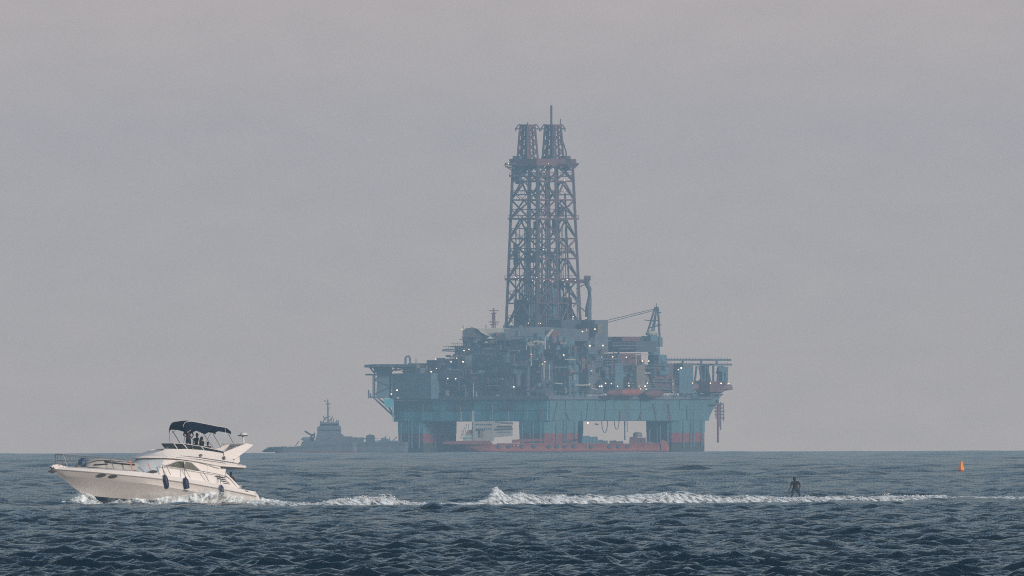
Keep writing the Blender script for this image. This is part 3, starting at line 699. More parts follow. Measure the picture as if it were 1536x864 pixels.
# ------------------------------------------------------------------ people
def person(name, label, loc, rz, J, skin, top=None, bottom=None, hair=M_HAIR, scale=1.0, seated=False, shoes=None):
    """J maps joints to local coordinates: x to the figure's left, y backwards (the figure faces -y), z up from the feet"""
    e_ = empty(name, loc, rz); e_.scale = (scale,)*3; tag(e_, label, 'person')
    J = {k_: Vector(v) for k_, v in J.items()}
    vs_, es, rr = [], [], []
    def add(p_, r, par=None):
        vs_.append(tuple(p_)); rr.append(r)
        if par is not None: es.append((par, len(vs_)-1))
        return len(vs_)-1
    pel = add(J['pelvis'], (0.15, 0.11)); wai = add(J['pelvis'].lerp(J['neck'], .38), (0.125, 0.10), pel)
    che = add(J['pelvis'].lerp(J['neck'], .75), (0.165, 0.115), wai); nek = add(J['neck'], (0.06, 0.06), che)
    hd = (J['head']-J['neck']); h1 = add(J['neck']+hd*0.35, (0.062, 0.07), nek); h2 = add(J['neck']+hd*0.62, (0.075, 0.092), h1); h3 = add(J['head'], (0.078, 0.095), h2)
    h4 = add(J['head']+hd.normalized()*0.07, (0.055, 0.065), h3)
    fwd = (J.get('look', Vector((0,-1,0)))).normalized()
    add(J['neck']+hd*0.72+fwd*0.115, (0.016, 0.018), h2)
    for s_ in ('l', 'r'):
        sh = add(J['sh_'+s_], (0.07, 0.065), che); el = add(J['el_'+s_], (0.043, 0.043), sh); wr = add(J['wr_'+s_], (0.029, 0.026), el)
        dd = (J['wr_'+s_]-J['el_'+s_]).normalized(); sidev = dd.cross(Vector((0,1,0))); sidev = Vector((1,0,0)) if sidev.length < .2 else sidev.normalized()
        pm = add(J['wr_'+s_]+dd*0.06, (0.036, 0.02), wr)
        for q_ in range(4):
            o1 = J['wr_'+s_]+dd*0.105+sidev*(q_-1.5)*0.021; o2 = o1+dd*(0.035, 0.042, 0.04, 0.028)[q_]+fwd*0.012
            a_ = add(o1, (0.009, 0.009), pm); add(o2, (0.007, 0.007), a_)
        add(J['wr_'+s_]+dd*0.07+sidev*0.06+fwd*0.02, (0.010, 0.010), pm)
        hp = add(J['hip_'+s_], (0.095, 0.095), pel); kn = add(J['kn_'+s_], (0.058, 0.06), hp); an = add(J['an_'+s_], (0.038, 0.042), kn)
        hl = add(J['an_'+s_]+Vector((0,0.03,-0.05)), (0.036, 0.03), an); add(J['an_'+s_]+Vector(J.get('toe', (0,-0.17,-0.055))), (0.038, 0.022), hl)
    me = bpy.data.meshes.new('body'); me.from_pydata(vs_, es, []); me.materials.append(skin)
    bo = bpy.data.objects.new('body', me); COL.objects.link(bo); bo.parent = e_
    sk = bo.modifiers.new('skin', 'SKIN'); sk.use_smooth_shade = True
    for i, r in enumerate(rr): me.skin_vertices[0].data[i].radius = r
    me.skin_vertices[0].data[0].use_root = True
    sb = bo.modifiers.new('sub', 'SUBSURF'); sb.levels = 1; sb.render_levels = 1
    def cloth(nm, chain, m):
        v2, e2, r2 = [], [], []
        for (p_, r, par) in chain:
            v2.append(tuple(p_)); r2.append(r)
            if par is not None: e2.append((par, len(v2)-1))
        m2 = bpy.data.meshes.new(nm); m2.from_pydata(v2, e2, []); m2.materials.append(m)
        o2 = bpy.data.objects.new(nm, m2); COL.objects.link(o2); o2.parent = e_
        o2.modifiers.new('skin', 'SKIN').use_smooth_shade = True
        for i, r in enumerate(r2): m2.skin_vertices[0].data[i].radius = r
        m2.skin_vertices[0].data[0].use_root = True
        o2.modifiers.new('sub', 'SUBSURF').levels = 1
        o2.modifiers['sub'].render_levels = 1
    if top:
        a = J['pelvis'].lerp(J['neck'], .05); ch = J['pelvis'].lerp(J['neck'], .75)
        cloth('shirt', [(J['pelvis'].lerp(J['neck'], .45), (0.145,0.12), None), (a, (0.15,0.125), 0), (ch, (0.18,0.13), 0), (J['neck'].lerp(ch, .25), (0.085,0.08), 2),
                        (J['sh_l'], (0.085,0.08), 2), (J['sh_l'].lerp(J['el_l'], .6), (0.07,0.07), 4), (J['sh_r'], (0.085,0.08), 2), (J['sh_r'].lerp(J['el_r'], .6), (0.07,0.07), 6)], top)
    if bottom:
        cloth('shorts', [(J['pelvis'], (0.17,0.13), None), (J['pelvis'].lerp(J['neck'], .12), (0.15,0.12), 0), (J['hip_l'], (0.115,0.115), 0), (J['hip_l'].lerp(J['kn_l'], .9), (0.098,0.098), 2),
                          (J['hip_r'], (0.115,0.115), 0), (J['hip_r'].lerp(J['kn_r'], .9), (0.098,0.098), 4)], bottom)
    q = MB(); c = J['head'] - fwd*0.012 + Vector((0,0,0.035)); q.ell(c, (0.092,0.11,0.10), 12, 7, z0=-0.35)
    q.ell(c-fwd*0.05+Vector((0,0,-0.06)), (0.08,0.06,0.085), 10, 6); q.build('hair', hair, e_, True)
    rt = fwd.cross(Vector((0,0,1)))
    for s_ in (1, -1):
        q = MB(); q.ell(J['neck']+hd*0.8+fwd*0.088+rt*0.032*s_, (0.011,0.011,0.008), 6, 4); q.build('eye', M_BLACK, e_)
        q = MB(); q.ell(J['neck']+hd*0.72+rt*0.083*s_, (0.012,0.02,0.03), 6, 4); q.build('ear', skin, e_)
    return e_
STAND = dict(pelvis=(0,0,0.93), neck=(0,0,1.44), head=(0,-0.01,1.60), sh_l=(0.19,0,1.37), sh_r=(-0.19,0,1.37), el_l=(0.27,0.03,1.1), el_r=(-0.27,0.03,1.1),
             wr_l=(0.25,-0.08,0.87), wr_r=(-0.25,-0.08,0.87), hip_l=(0.09,0,0.88), hip_r=(-0.09,0,0.88), kn_l=(0.1,-0.03,0.49), kn_r=(-0.1,-0.03,0.49), an_l=(0.1,0.02,0.09), an_r=(-0.1,0.02,0.09))
# the rider standing on the wake
DR = wake_D(1193)+4.0; pr = P(1193, 755, DR)
board = MB(); rows = []
for t_ in np.linspace(-1, 1, 13):
    w = 0.23*(1-abs(t_)**3)+0.02; z = 0.10 + 0.10*abs(t_)**4
    rows.append([Vector((t_*0.72, w, z)), Vector((t_*0.72, w*0.9, z+0.03)), Vector((t_*0.72, -w*0.9, z+0.03)), Vector((t_*0.72, -w, z)), Vector((t_*0.72, 0, z-0.02))])
board.loft(rows, close=True, caps=True); bo = board.build('board', M_BLKCL); bo.location = pr; bo.rotation_euler = (0, 0, radians(12))
tag(bo, 'small dark board under the feet of the rider behind the foam', 'board')
J = dict(pelvis=(0.01,0.02,0.90), neck=(-0.03,-0.06,1.36), head=(-0.075,-0.12,1.52), sh_l=(0.17,-0.02,1.30), sh_r=(-0.20,-0.04,1.28), el_l=(0.30,0.05,1.03), el_r=(-0.27,-0.04,1.0),
         wr_l=(0.22,-0.10,0.83), wr_r=(-0.36,-0.10,0.80), hip_l=(0.11,0.02,0.84), hip_r=(-0.10,0.02,0.84), kn_l=(0.23,-0.10,0.48), kn_r=(-0.18,-0.08,0.46), an_l=(0.26,0.03,0.09), an_r=(-0.33,0.03,0.09), look=(-0.4,-1,-0.25))
rider = person('person', 'lone dark figure in blue shorts standing upright on the wake foam', pr + Vector((0,0,0.14)), radians(8), J, M_SKIND, M_BLKCL, M_SHORT, scale=1.0)  # near-black skin and shirt put backlit shade into the colour
rider.scale = (1.16, 1.12, 1.0)

# people aboard (things of their own): floor of the flybridge sits just above the slab
def aboard(px, py_head, y, label, J, rz, skin, top, bottom, scale=1.0, h=1.68):
    p_ = Yp(px, py_head, y); p_.z -= h*scale
    return person('person', label, Wm @ p_, rz, J, skin, top, bottom, scale=scale)
Jb = dict(STAND); Jb.update(sh_l=(0.21,0,1.37), sh_r=(-0.21,0,1.37), el_l=(0.33,-0.02,1.12), el_r=(-0.33,-0.02,1.12), wr_l=(0.2,-0.22,1.02), wr_r=(-0.2,-0.22,1.02))
aboard(283.5, 639.5, 0.35, 'broad-shouldered person in dark maroon top standing at the flybridge helm under the canopy', Jb, radians(165), M_SKIND, M_VEST, M_BLKCL, 1.06)
SIT = dict(pelvis=(0,0,0.5), neck=(0,-0.02,1.0), head=(0,-0.03,1.17), sh_l=(0.18,0,0.93), sh_r=(-0.18,0,0.93), el_l=(0.25,-0.08,0.68), el_r=(-0.25,-0.08,0.68), wr_l=(0.16,-0.3,0.62), wr_r=(-0.16,-0.3,0.62),
           hip_l=(0.1,-0.02,0.49), hip_r=(-0.1,-0.02,0.49), kn_l=(0.12,-0.45,0.52), kn_r=(-0.12,-0.45,0.52), an_l=(0.12,-0.42,0.09), an_r=(-0.12,-0.42,0.09))
aboard(296.5, 650.5, 0.0, 'slim person in black sitting right behind the helm under the canopy', SIT, radians(200), M_SKIND, M_BLKCL, M_BLKCL, 1.05, 1.26)
Jc = dict(SIT); Jc.update(el_l=(0.32,-0.1,0.85), wr_l=(0.2,-0.12,1.08))
aboard(303.8, 655.5, 0.55, 'person sitting with an arm raised beside the white canopy pole', Jc, radians(240), M_SKIN, M_BLKCL, M_SHORT, 0.98, 1.26)
aboard(312.5, 663.5, 0.2, 'rearmost seated person on the flybridge with only the head above the screen', SIT, radians(190), M_SKIN, M_VEST, M_SHORT, 0.95, 1.26)
aboard(346.8, 708.5, 0.9, 'dark-haired person in a rust top sitting in the aft cockpit of the yacht', SIT, radians(160), M_SKIND, M_BRCL, M_BLKCL, 1.0, 1.26)
# helm seats and console so that the figures sit on something
for px, y in ((297,0.0),(304,0.55),(313,0.2)):
    p_ = Yp(px, 663, y); zf = slab_z(p_.x, 1.5)+0.18
    q = MB(); q.box((p_.x-0.32, y-0.27, zf), (p_.x+0.25, y+0.27, zf+0.42)); q.box((p_.x-0.40, y-0.27, zf+0.3), (p_.x-0.3, y+0.27, zf+0.75)); q.build('seat', M_CUSH, yacht)
q = MB(); p_ = Yp(347, 725, 0.9); q.box((p_.x-0.5, 0.2, p_.z-0.4), (p_.x+0.3, 1.5, p_.z-0.12)); q.build('seat', M_CUSH, yacht)

# ------------------------------------------------------------------ the buoy
DB = range_of(1442, 712.5); pb = P(1442, 712.5, DB); ub = DB/F
bu = empty('buoy', pb + Vector((0, 0, 0.22))); tag(bu, 'orange cone-shaped marker buoy floating alone on the sea', 'buoy')
q = MB(); n_ = 4
rows = []
for z, r in ((0.0,0.44),(0.12,0.43),(0.62,0.33),(0.66,0.30),(1.15,0.17),(1.25,0.09)):
    rows.append([Vector((r*(1.0)*cos(a+0.35), r*sin(a+0.35), z)) for a in [2*pi*k_/6 for k_ in range(6)]])
q.loft(rows, close=True, caps=True); q.build('body', M_ORANGE, bu)
q = MB(); q.tube([(0,0,-0.35),(0,0,0.02)], [0.62,0.72], 16); q.build('float_collar', M_WTUBE, bu)
q = MB(); q.tube([(0,0,1.22),(0,0,1.33),(0,0,1.35),(0,0,1.46)], [0.05,0.05,0.09,0.03], 8); q.build('top_mark', mat('dull_top_mark', (0.4,0.25,0.1)), bu)

# ------------------------------------------------------------------ the drilling rig, 7 km out
YR = 7000.0; PXR = F/YR; C45 = math.sqrt(0.5)
rig = empty('drilling_rig', (P(823, 678, YR).x, YR, level(YR)))
tag(rig, 'huge teal and red floating drilling rig with twin derrick standing in the haze', 'oil rig')
RO = rig.location.copy()
UA, UB = Vector((-C45, C45, 0)), Vector((C45, C45, 0))       # the two hull directions, away from the near corner
def rm(px, py, m_=0.0):
    """rig coordinates of a photograph pixel lying m_ metres of depth behind the near corner"""
    return P(px, py, YR + m_) - RO
def AB(a, b, z): return UA*a + UB*b + Vector((0, 0, z))
def zr(py, m_=0.0, px=823): return (P(px, py, YR+m_) - RO).z

def paint(name, col, var=0.12, rust=0.35, rough=0.6, streak=True):
    return mat(name, col, rough, var=var, scale=0.35, dirt=(0.10,0.05,0.035), dirt_amt=rust, stretch=(1.6,1.6,0.12) if streak else (1,1,1))
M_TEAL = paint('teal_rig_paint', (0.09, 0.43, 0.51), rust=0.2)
M_TEALG = paint('grey_teal_rig_paint', (0.08, 0.19, 0.23), rust=0.3)  # darker, greyer teal for the faces turned right
M_RED = paint('antifouling_red', (0.26, 0.05, 0.05), rust=0.3)
M_BOOT = paint('brown_weed_band', (0.045, 0.045, 0.035))
M_STL = paint('grey_rig_steel', (0.13, 0.155, 0.19), streak=False)
M_STLR = paint('oxide_red_steel', (0.17, 0.07, 0.08), streak=False)
M_DARKST = paint('dark_rig_steel', (0.065, 0.085, 0.11), streak=False)
M_BLUEST = paint('blue_grey_rig_steel', (0.09, 0.18, 0.235), streak=False)
M_CREAM = paint('cream_rig_paint', (0.48, 0.47, 0.40), rust=0.2)
M_OCH = paint('ochre_rig_paint', (0.20, 0.17, 0.14), rust=0.2)
M_LIFEB = paint('lifeboat_orange', (0.32, 0.09, 0.06), rust=0.2)
M_LAMP = mat('lit_floodlight', (1, 1, 1), emit=((1.0, 0.80, 0.52), 2.3))

# columns: tapering, chamfered, painted in bands that step with height
def column(a0, b0, name='column'):
    ZT, ZR1, ZR0 = 11.0, 6.4, 3.2
    q = MB(); ch = 2.0; w = 16.0
    def ringz(z, g=0.0):
        pts = [(ch,0),(w-ch,0),(w,ch),(w,w-ch),(w-ch,w),(ch,w),(0,w-ch),(0,ch)]
        return [AB(a0+w/2+(x-w/2)*(1+g), b0+w/2+(y-w/2)*(1+g), z) for x, y in pts]
    zs = [(-6,-.02,2),(0,-.02,2),(ZR0,-.02,2),(ZR0+.01,-.02,1),(ZR1,-.02,1),(ZR1+.01,-.01,0),(ZT+0.2,0.0,0)]
    for i in range(len(zs)-1):
        q.loft([ringz(zs[i][0], zs[i][1]), ringz(zs[i+1][0], zs[i+1][1])], zs[i][2], close=True)
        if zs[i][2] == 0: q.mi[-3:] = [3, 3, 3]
    o_ = q.build(name, [M_TEAL, M_RED, M_BOOT, M_TEALG], rig)
    # fender bars and pipes running down the faces
    for f_ in (3.5, 7.0, 8.4, 12.2):
        for da, db_ in (((f_, -0.25)), ((-0.25, f_))):
            p_ = MB(); p_.tube([AB(a0+da, b0+db_, 1.5), AB(a0+da, b0+db_, 11.0)], 0.28, 6); p_.build('pipe', M_BLUEST, o_)
    return o_
LA, LB = 57.5, 60.4
for a_, b_ in ((0,0),(LA,0),(0,LB),(LA,LB)): column(a_, b_)
# pontoons between the columns just under the water line
for b_ in (2, LB+2):
    q = MB(); q.loft([[AB(x, b_, -7), AB(x, b_+12, -7), AB(x, b_+12, -1.0), AB(x, b_, -1.0)] for x in (2, LA+14)], close=True, caps=True); q.build('pontoon', M_BOOT, rig)
# hull box carried by the columns, its faces split into plated blocks
ZB, ZD = 10.4, 17.6
q = MB()
def rbox(q, a0, a1, b0, b1, z0, z1, mi=0):
    v = [AB(a, b, z) for z in (z0, z1) for a, b in ((a0,b0),(a1,b0),(a1,b1),(a0,b1))]
    return q.add(v, [(0,3,2,1),(4,5,6,7),(0,1,5,4),(1,2,6,5),(2,3,7,6),(3,0,4,7)], mi)
rbox(q, 0.05, LA+16, 0.05, LB+16, ZB, ZD)
hullbox = q.build('hull_box', M_BLUEST, rig)
def hull_plate(face, s0, s1, z0, z1, m, d=0.25, name='hull_panel'):
    q = MB()
    if face == 'a': rbox(q, s0, s1, -d, 0.04, z0, z1)
    else: rbox(q, -d, 0.04, s0, s1, z0, z1)
    return q.build(name, m, hullbox)
r2 = random.Random(21)
for face, Ln in (('a', LA+16), ('b', LB+16)):
    s0 = 0.4
    while s0 < Ln-3:
        wd = r2.uniform(3.5, 8); s1 = min(Ln-0.4, s0+wd)
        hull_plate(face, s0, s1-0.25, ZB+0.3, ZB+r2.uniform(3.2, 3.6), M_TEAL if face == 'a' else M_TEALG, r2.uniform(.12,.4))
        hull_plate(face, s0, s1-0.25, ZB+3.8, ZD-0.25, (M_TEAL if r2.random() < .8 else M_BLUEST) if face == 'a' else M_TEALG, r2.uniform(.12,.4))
        s0 = s1
    for k_ in range(int(Ln/8)):
        q = MB(); t_ = 2+k_*8+r2.uniform(-1,1); z1 = r2.uniform(13, 17)
        if face == 'a': q.tube([AB(t_, -.7, ZB+.2), AB(t_, -.7, z1)], 0.2, 5)
        else: q.tube([AB(-.7, t_, ZB+.2), AB(-.7, t_+r2.uniform(-1.5,2.5), z1)], 0.2, 5)
        q.build('pipe', M_BLUEST if r2.random() < .6 else M_STLR, hullbox)
# name on the hull face
tcu = bpy.data.curves.new('rig_name', 'FONT'); tcu.body = 'OCEAN'; tcu.size = 3.6; tcu.extrude = 0.03
to = bpy.data.objects.new('t', tcu); COL.objects.link(to); dg = bpy.context.evaluated_depsgraph_get()
tm = bpy.data.meshes.new_from_object(to.evaluated_get(dg)); bpy.data.objects.remove(to); tm.materials.append(M_DARKST)
no = bpy.data.objects.new('rig_name', tm); COL.objects.link(no); no.parent = rig; no['kind'] = 'stuff'
no.location = AB(29.5, -0.5, 13.6); no.rotation_euler = (pi/2, 0, radians(-45)); no.scale = (1.0, 1, 1)
# flare of the hull at the two outer ends
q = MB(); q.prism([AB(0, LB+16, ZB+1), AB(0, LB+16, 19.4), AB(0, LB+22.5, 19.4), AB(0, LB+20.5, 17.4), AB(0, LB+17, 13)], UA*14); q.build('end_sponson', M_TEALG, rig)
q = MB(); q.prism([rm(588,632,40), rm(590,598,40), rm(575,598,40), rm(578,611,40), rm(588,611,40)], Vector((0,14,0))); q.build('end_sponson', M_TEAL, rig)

# block(x0,x1,y0,y1, depth): a rig module whose outline on the hull grid spans those pixels
def block(x0, x1, y0, y1, m_, mtl, name='deck_module', fr=0.5, par=None):
    c = P((x0+x1)/2, (y0+y1)/2, YR+m_) - RO; sc = (YR+m_)/F
    Wd = (x1-x0)*sc/C45; la, lb = Wd*(1-fr), Wd*fr; h = (y1-y0)*sc
    q = MB(); v = [c + UA*a + UB*b + Vector((0,0,z)) for z in (-h/2, h/2) for a, b in ((-la/2,-lb/2),(la/2,-lb/2),(la/2,lb/2),(-la/2,lb/2))]
    q.add(v, [(0,3,2,1),(4,5,6,7),(0,1,5,4),(1,2,6,5),(2,3,7,6),(3,0,4,7)])
    return q.build(name, mtl, par or rig)
_cyl = {}
def rod(p, q_, r, mtl, name, par):
    """one straight member: a shared unit tube placed by its transform"""
    if mtl.name not in _cyl:
        b_ = MB(); b_.tube([(0,0,0),(0,0,1)], 1.0, 6); o_ = b_.build('unit', mtl); _cyl[mtl.name] = o_.data; bpy.data.objects.remove(o_)
    o_ = bpy.data.objects.new(name, _cyl[mtl.name]); COL.objects.link(o_); o_.parent = par
    d = q_ - p; o_.matrix_local = Matrix.Translation(p) @ d.to_track_quat('Z', 'Y').to_matrix().to_4x4() @ Matrix.Diagonal((r, r, d.length, 1))
    return o_

# main deck edge (reddish walkway), its rail
q = MB(); rbox(q, -1.5, LA+16, -1.5, LB+17, ZD+.05, ZD+1.4); deck = q.build('main_deck', M_STL, rig)
for k_ in range(0, 30):
    t_ = -1.4 + k_*2.65
    if t_ < LA+16: rod(AB(t_, -1.4, ZD+1.4), AB(t_, -1.4, ZD+2.7), .08, M_STL, 'rail_post', deck)
    if t_ < LB+17: rod(AB(-1.4, t_, ZD+1.4), AB(-1.4, t_, ZD+2.7), .08, M_STL, 'rail_post', deck)
rod(AB(-1.4,-1.4,ZD+2.7), AB(LA+16,-1.4,ZD+2.7), .08, M_STL, 'handrail', deck); rod(AB(-1.4,-1.4,ZD+2.7), AB(-1.4,LB+17,ZD+2.7), .08, M_STL, 'handrail', deck)

# superstructure mass, block by block: x0,x1,y0,y1,depth,material
for bk in ((588,700,560,598,44,M_BLUEST),(604,642,548,575,44,M_OCH),(612,640,545,552,46,M_STL),(622,638,552,570,38,M_STL),(640,668,540,580,44,M_STLR),(655,668,537,548,38,M_OCH),(664,690,538,590,42,M_BLUEST),
           (682,800,520,592,44,M_BLUEST),(688,708,532,552,36,M_STL),(700,790,508,560,48,M_DARKST),(694,712,505,530,44,M_OCH),(760,880,500,596,38,M_BLUEST),(700,745,556,596,28,M_BLUEST),(748,795,545,597,20,M_STL),(795,830,540,594,8,M_DARKST),
           (790,812,520,548,14,M_BLUEST),(830,868,548,594,10,M_BLUEST),(866,905,520,592,20,M_STL),(880,912,480,530,34,M_STL),(890,903,486,500,28,M_OCH),(868,884,492,520,30,M_STLR),(905,962,530,590,34,M_STLR),(905,935,545,586,22,M_BLUEST),
           (935,968,548,590,28,M_OCH),(905,985,512,528,40,M_DARKST),(912,962,505,513,42,M_STLR),(960,1010,548,590,40,M_STLR),(975,1000,532,552,42,M_BLUEST),(1000,1040,552,590,44,M_BLUEST),(1030,1086,572,588,48,M_STLR),(1010,1040,545,560,46,M_STL),
           (1050,1064,548,575,50,M_BLUEST),(1075,1092,552,574,52,M_BLUEST),(755,800,488,512,40,M_STL),(800,880,480,510,42,M_DARKST),(775,868,496,530,34,M_STLR),(838,862,510,535,20,M_BLUEST)):
    block(*bk[:5], bk[5], fr=r2.uniform(.38,.62))
# small equipment of many kinds scattered over the decks
def tank(px, py, m_, wd, ht, mtl, vertical=True):
    c = rm(px, py, m_); q = MB()
    if vertical: q.tube([c-Vector((0,0,ht/2)), c+Vector((0,0,ht/2)), c+Vector((0,0,ht/2+wd*.2))], [wd/2, wd/2, wd*.2], 10)
    else: q.tube([c-UB*ht/2, c+UB*ht/2], wd/2, 10)
    return q.build('tank', mtl, rig)
skyline = [(596,556),(640,544),(664,538),(690,522),(700,506),(760,500),(790,500),(870,506),(905,512),(985,545),(1010,552),(1030,568),(1086,572)]
mats_ = [M_STL, M_STLR, M_DARKST, M_BLUEST, M_BLUEST, M_BLUEST, M_STL, M_OCH, M_DARKST]
for k_ in range(270):
    px = r2.uniform(598, 1080); top_ = interp(skyline, px); py = top_ + (594-top_)*r2.random()**0.9
    near = abs(px-823)/3.18/1.41*0.5*2/1.0
    m_ = max(2, abs(px-823)/4.5 - 1.0) + r2.uniform(-1.5, 2.5)
    w_ = r2.uniform(2, 10); h_ = r2.uniform(1.5, 8)
    if py + h_/2 > 596: py = 596-h_/2
    if r2.random() < .22: tank(px, py, m_, r2.uniform(1,2.4), r2.uniform(1.5,4.5), r2.choice(mats_), r2.random() < .6)
    else: block(px-w_/2, px+w_/2, py-h_/2, py+h_/2, m_, r2.choice(mats_), 'equipment_unit', r2.uniform(.3,.7))
for k_ in range(200):
    px = r2.uniform(600, 1080); top_ = interp(skyline, px); m_ = max(1, abs(px-823)/4.5 - 2.5)
    y1 = top_ + (592-top_)*r2.random(); d_ = r2.uniform(5, 26)
    if r2.random() < .5: rod(rm(px, y1, m_), rm(px, min(596, y1+d_), m_), r2.uniform(.12,.32), r2.choice([M_STL, M_STLR, M_CREAM, M_DARKST]), 'pipe', rig)
    else:
        s_ = 1 if px > 823 else -1; rod(rm(px, y1, m_), rm(px+s_*d_, y1+r2.uniform(-1,1), m_+d_/4.5), r2.uniform(.12,.3), r2.choice([M_STL, M_STLR, M_DARKST, M_CREAM]), 'pipe', rig)
for k_ in range(26):
    px = r2.uniform(600, 1040); top_ = interp(skyline, px); py = top_ + (592-top_)*r2.random(); m_ = max(1, abs(px-823)/4.5 - 3.5); d_ = r2.uniform(14, 50)*(1 if px > 823 else -1)
    if abs(px+d_-823) > 250: continue
    w = rod(rm(px, py, m_), rm(px+d_, py, m_+abs(d_)/4.5), .22, M_STL, 'walkway', rig); rod(rm(px, py-5, m_), rm(px+d_, py-5, m_+abs(d_)/4.5), .08, M_STL, 'handrail', rig)
    for j_ in range(int(abs(d_)/3)): q_ = j_*3*(1 if d_ > 0 else -1); rod(rm(px+q_, py, m_+abs(q_)/4.5), rm(px+q_, py-5, m_+abs(q_)/4.5), .07, M_STL, 'rail_post', rig)
# cream boom cradle and sloping cream structures
for nm, pts, m_, mtl in (('boom', [(716,493),(765,492),(767,507),(752,512),(738,506)], 34, M_CREAM), ('boom', [(726,513),(765,505),(765,507.5),(728,515)], 32, M_CREAM), ('ramp', [(790,513),(815,508),(828,493),(831,494),(820,510),(818,518),(792,519)], 12, M_CREAM),
                         ('ramp', [(838,507),(842,507),(860,520),(856,523)], 12, M_BLUEST), ('hose_reel', [(694,498),(698,493),(708,491),(716,493),(722,499),(735,505),(722,512),(704,512),(697,510)], 36, M_DARKST),
                         ('derrick_skirt', [(755,493),(815,490),(880,495),(884,512),(760,510)], 26, M_STL)):
    q = MB(); q.prism([rm(a, c, m_) for a, c in pts], Vector((0, 3.0, 0))); q.build(nm, mtl, rig)
# lattice mast left of the derrick
mast = MB(); mast.tube([rm(740.5,492,44), rm(740.5,462,44)], 0.3, 5); mo = mast.build('lattice_mast', M_STLR, rig)
for (x1,y1,x2,y2) in ((738,492,738.6,470),(743,492,742,468),(733,466,748,466),(736,470,745,470),(733,483,749,483),(735,487,747,486),(738,479,743,474),(738,474,743,479),(738,489,743,484)):
    rod(rm(x1,y1,44), rm(x2,y2,44), .16, M_STLR, 'mast_bar', mo)
for (px,y0,y1) in ((694.5,488,512),(757,484,492),(729,487,493),(907,480,496),(904,480,512),(891,484,498),(1000,535,552),(697,526,534),(624,538,546)):
    rod(rm(px,y1,38), rm(px,y0,38), .16, M_STL, 'aerial', rig)

# helideck on the left with its truss
hd = MB(); c = [rm(546.5,547.3,52), rm(560,546.3,38), rm(618,546.3,34), rm(625,547.0,48), rm(615,547.2,66), rm(560,547.2,66)]
hd.prism(c, (0,0,-0.9)); heli = hd.build('helideck', M_DARKST, rig)
for x1,y1,x2,y2 in ((553,549,562,560),(562,549,553,549),(562,548,562,596),(586,548,586,597),(600,549,586,558),(556,552,568,548),(590,551,612,551),(592,556,604,553),(588,566,604,572),(574,548,586,560),(574,560,562,570),(562,570,586,580),(586,580,562,592)):
    rod(rm(x1,y1,46), rm(x2,y2,46), .3, M_DARKST, 'brace', heli)
q = MB(); q.prism([rm(px,py,46) for px,py in ((556,549),(588,549),(587,597),(564,597),(566,562),(560,553))], (0,7,0)); q.build('support_trunk', M_BLUEST, heli)
for x1,y1,x2,y2 in ((548,562,566,562),(553,596,575,596),(560,562,560,596),(553,585,553,597),(556,590,556,597),(560,596,590,624),(566,596,584,611),(575,596,592,626),(592,563,604,563),(592,568,604,568)):
    rod(rm(x1,y1,46), rm(x2,y2,46), .32, M_STL, 'walkway_beam', heli)
q = MB(); q.tube([rm(608.3,546,40), rm(608.3,537,40), rm(610.5,534.5,40), rm(613.5,534.5,40), rm(615,537,40), rm(615,546,40)], 0.42, 6); q.build('gooseneck_vent', M_BLUEST, rig)

# pipe rack beams on the right, overhanging
for (y_, xe, t_) in ((539.5, 1097, .75), (546.5, 1098, .7)):
    q = MB(); q.prism([rm(985,y_-t_*2,44), rm(xe,y_-t_*2+.4,50), rm(xe,y_+t_*2+.4,50), rm(985,y_+t_*2,44)], (0,5,0)); bm_ = q.build('pipe_rack_beam', M_DARKST, rig)
    for k_ in range(24):
        x_ = 990 + k_*4.4; rod(rm(x_, y_-1.5, 46), rm(x_, y_-3.2, 46), .1, M_STL, 'rail_post', bm_)
for (x1,y1,x2,y2) in ((1000,547,1000,575),(1016,547,1016,575),(1036,547,1038,575),(1049,549,1053,574),(1058,549,1056,574),(1070,548,1070,575),(1085,549,1074,560),(1088,553,1088,578),(1078,549,1076,574),(1060,549,1066,574),(1045,549,1042,574),(1024,541,1024,546),(1052,541,1052,546),(1075,541,1075,546)):
    rod(rm(x1,y1,46), rm(x2,y2,46), .42, M_DARKST, 'rack_strut', rig)
q = MB(); q.prism([rm(1078,549,44), rm(1093,550.5,44), rm(1090,560,44), rm(1078,557,44)], (0,4,0)); q.build('rack_bracket', M_BLUEST, rig)
q = MB(); q.prism([rm(1010,576,42), rm(1098,578,50), rm(1100,584,50), rm(1088,586,50), rm(1010,583,42)], (0,7,0)); q.build('side_walkway', M_STLR, rig)
for x_ in range(1040, 1100, 5): rod(rm(x_,578,46), rm(x_,573.5,46), .1, M_STL, 'rail_post', rig)
# caissons hanging off the right end
for (x_,y0,y1,r_) in ((1077,600,664,.42),(1081,603,645,.25),(1085,606,632,.22),(1074,606,628,.2),(1079,606,640,.2)):
    rod(rm(x_,y0,56), rm(x_,y1,56), r_, M_STLR, 'caisson', rig)
for (y_,x0_,x1_) in ((612,1071,1086),(617,1071,1087),(622,1072,1086),(627,1074,1087)): rod(rm(x0_,y_,56), rm(x1_,y_,56), .22, M_STL, 'caisson_guide', rig)
rod(rm(1068,606,52), rm(1085,606,56), .3, M_STL, 'caisson_guide', rig)

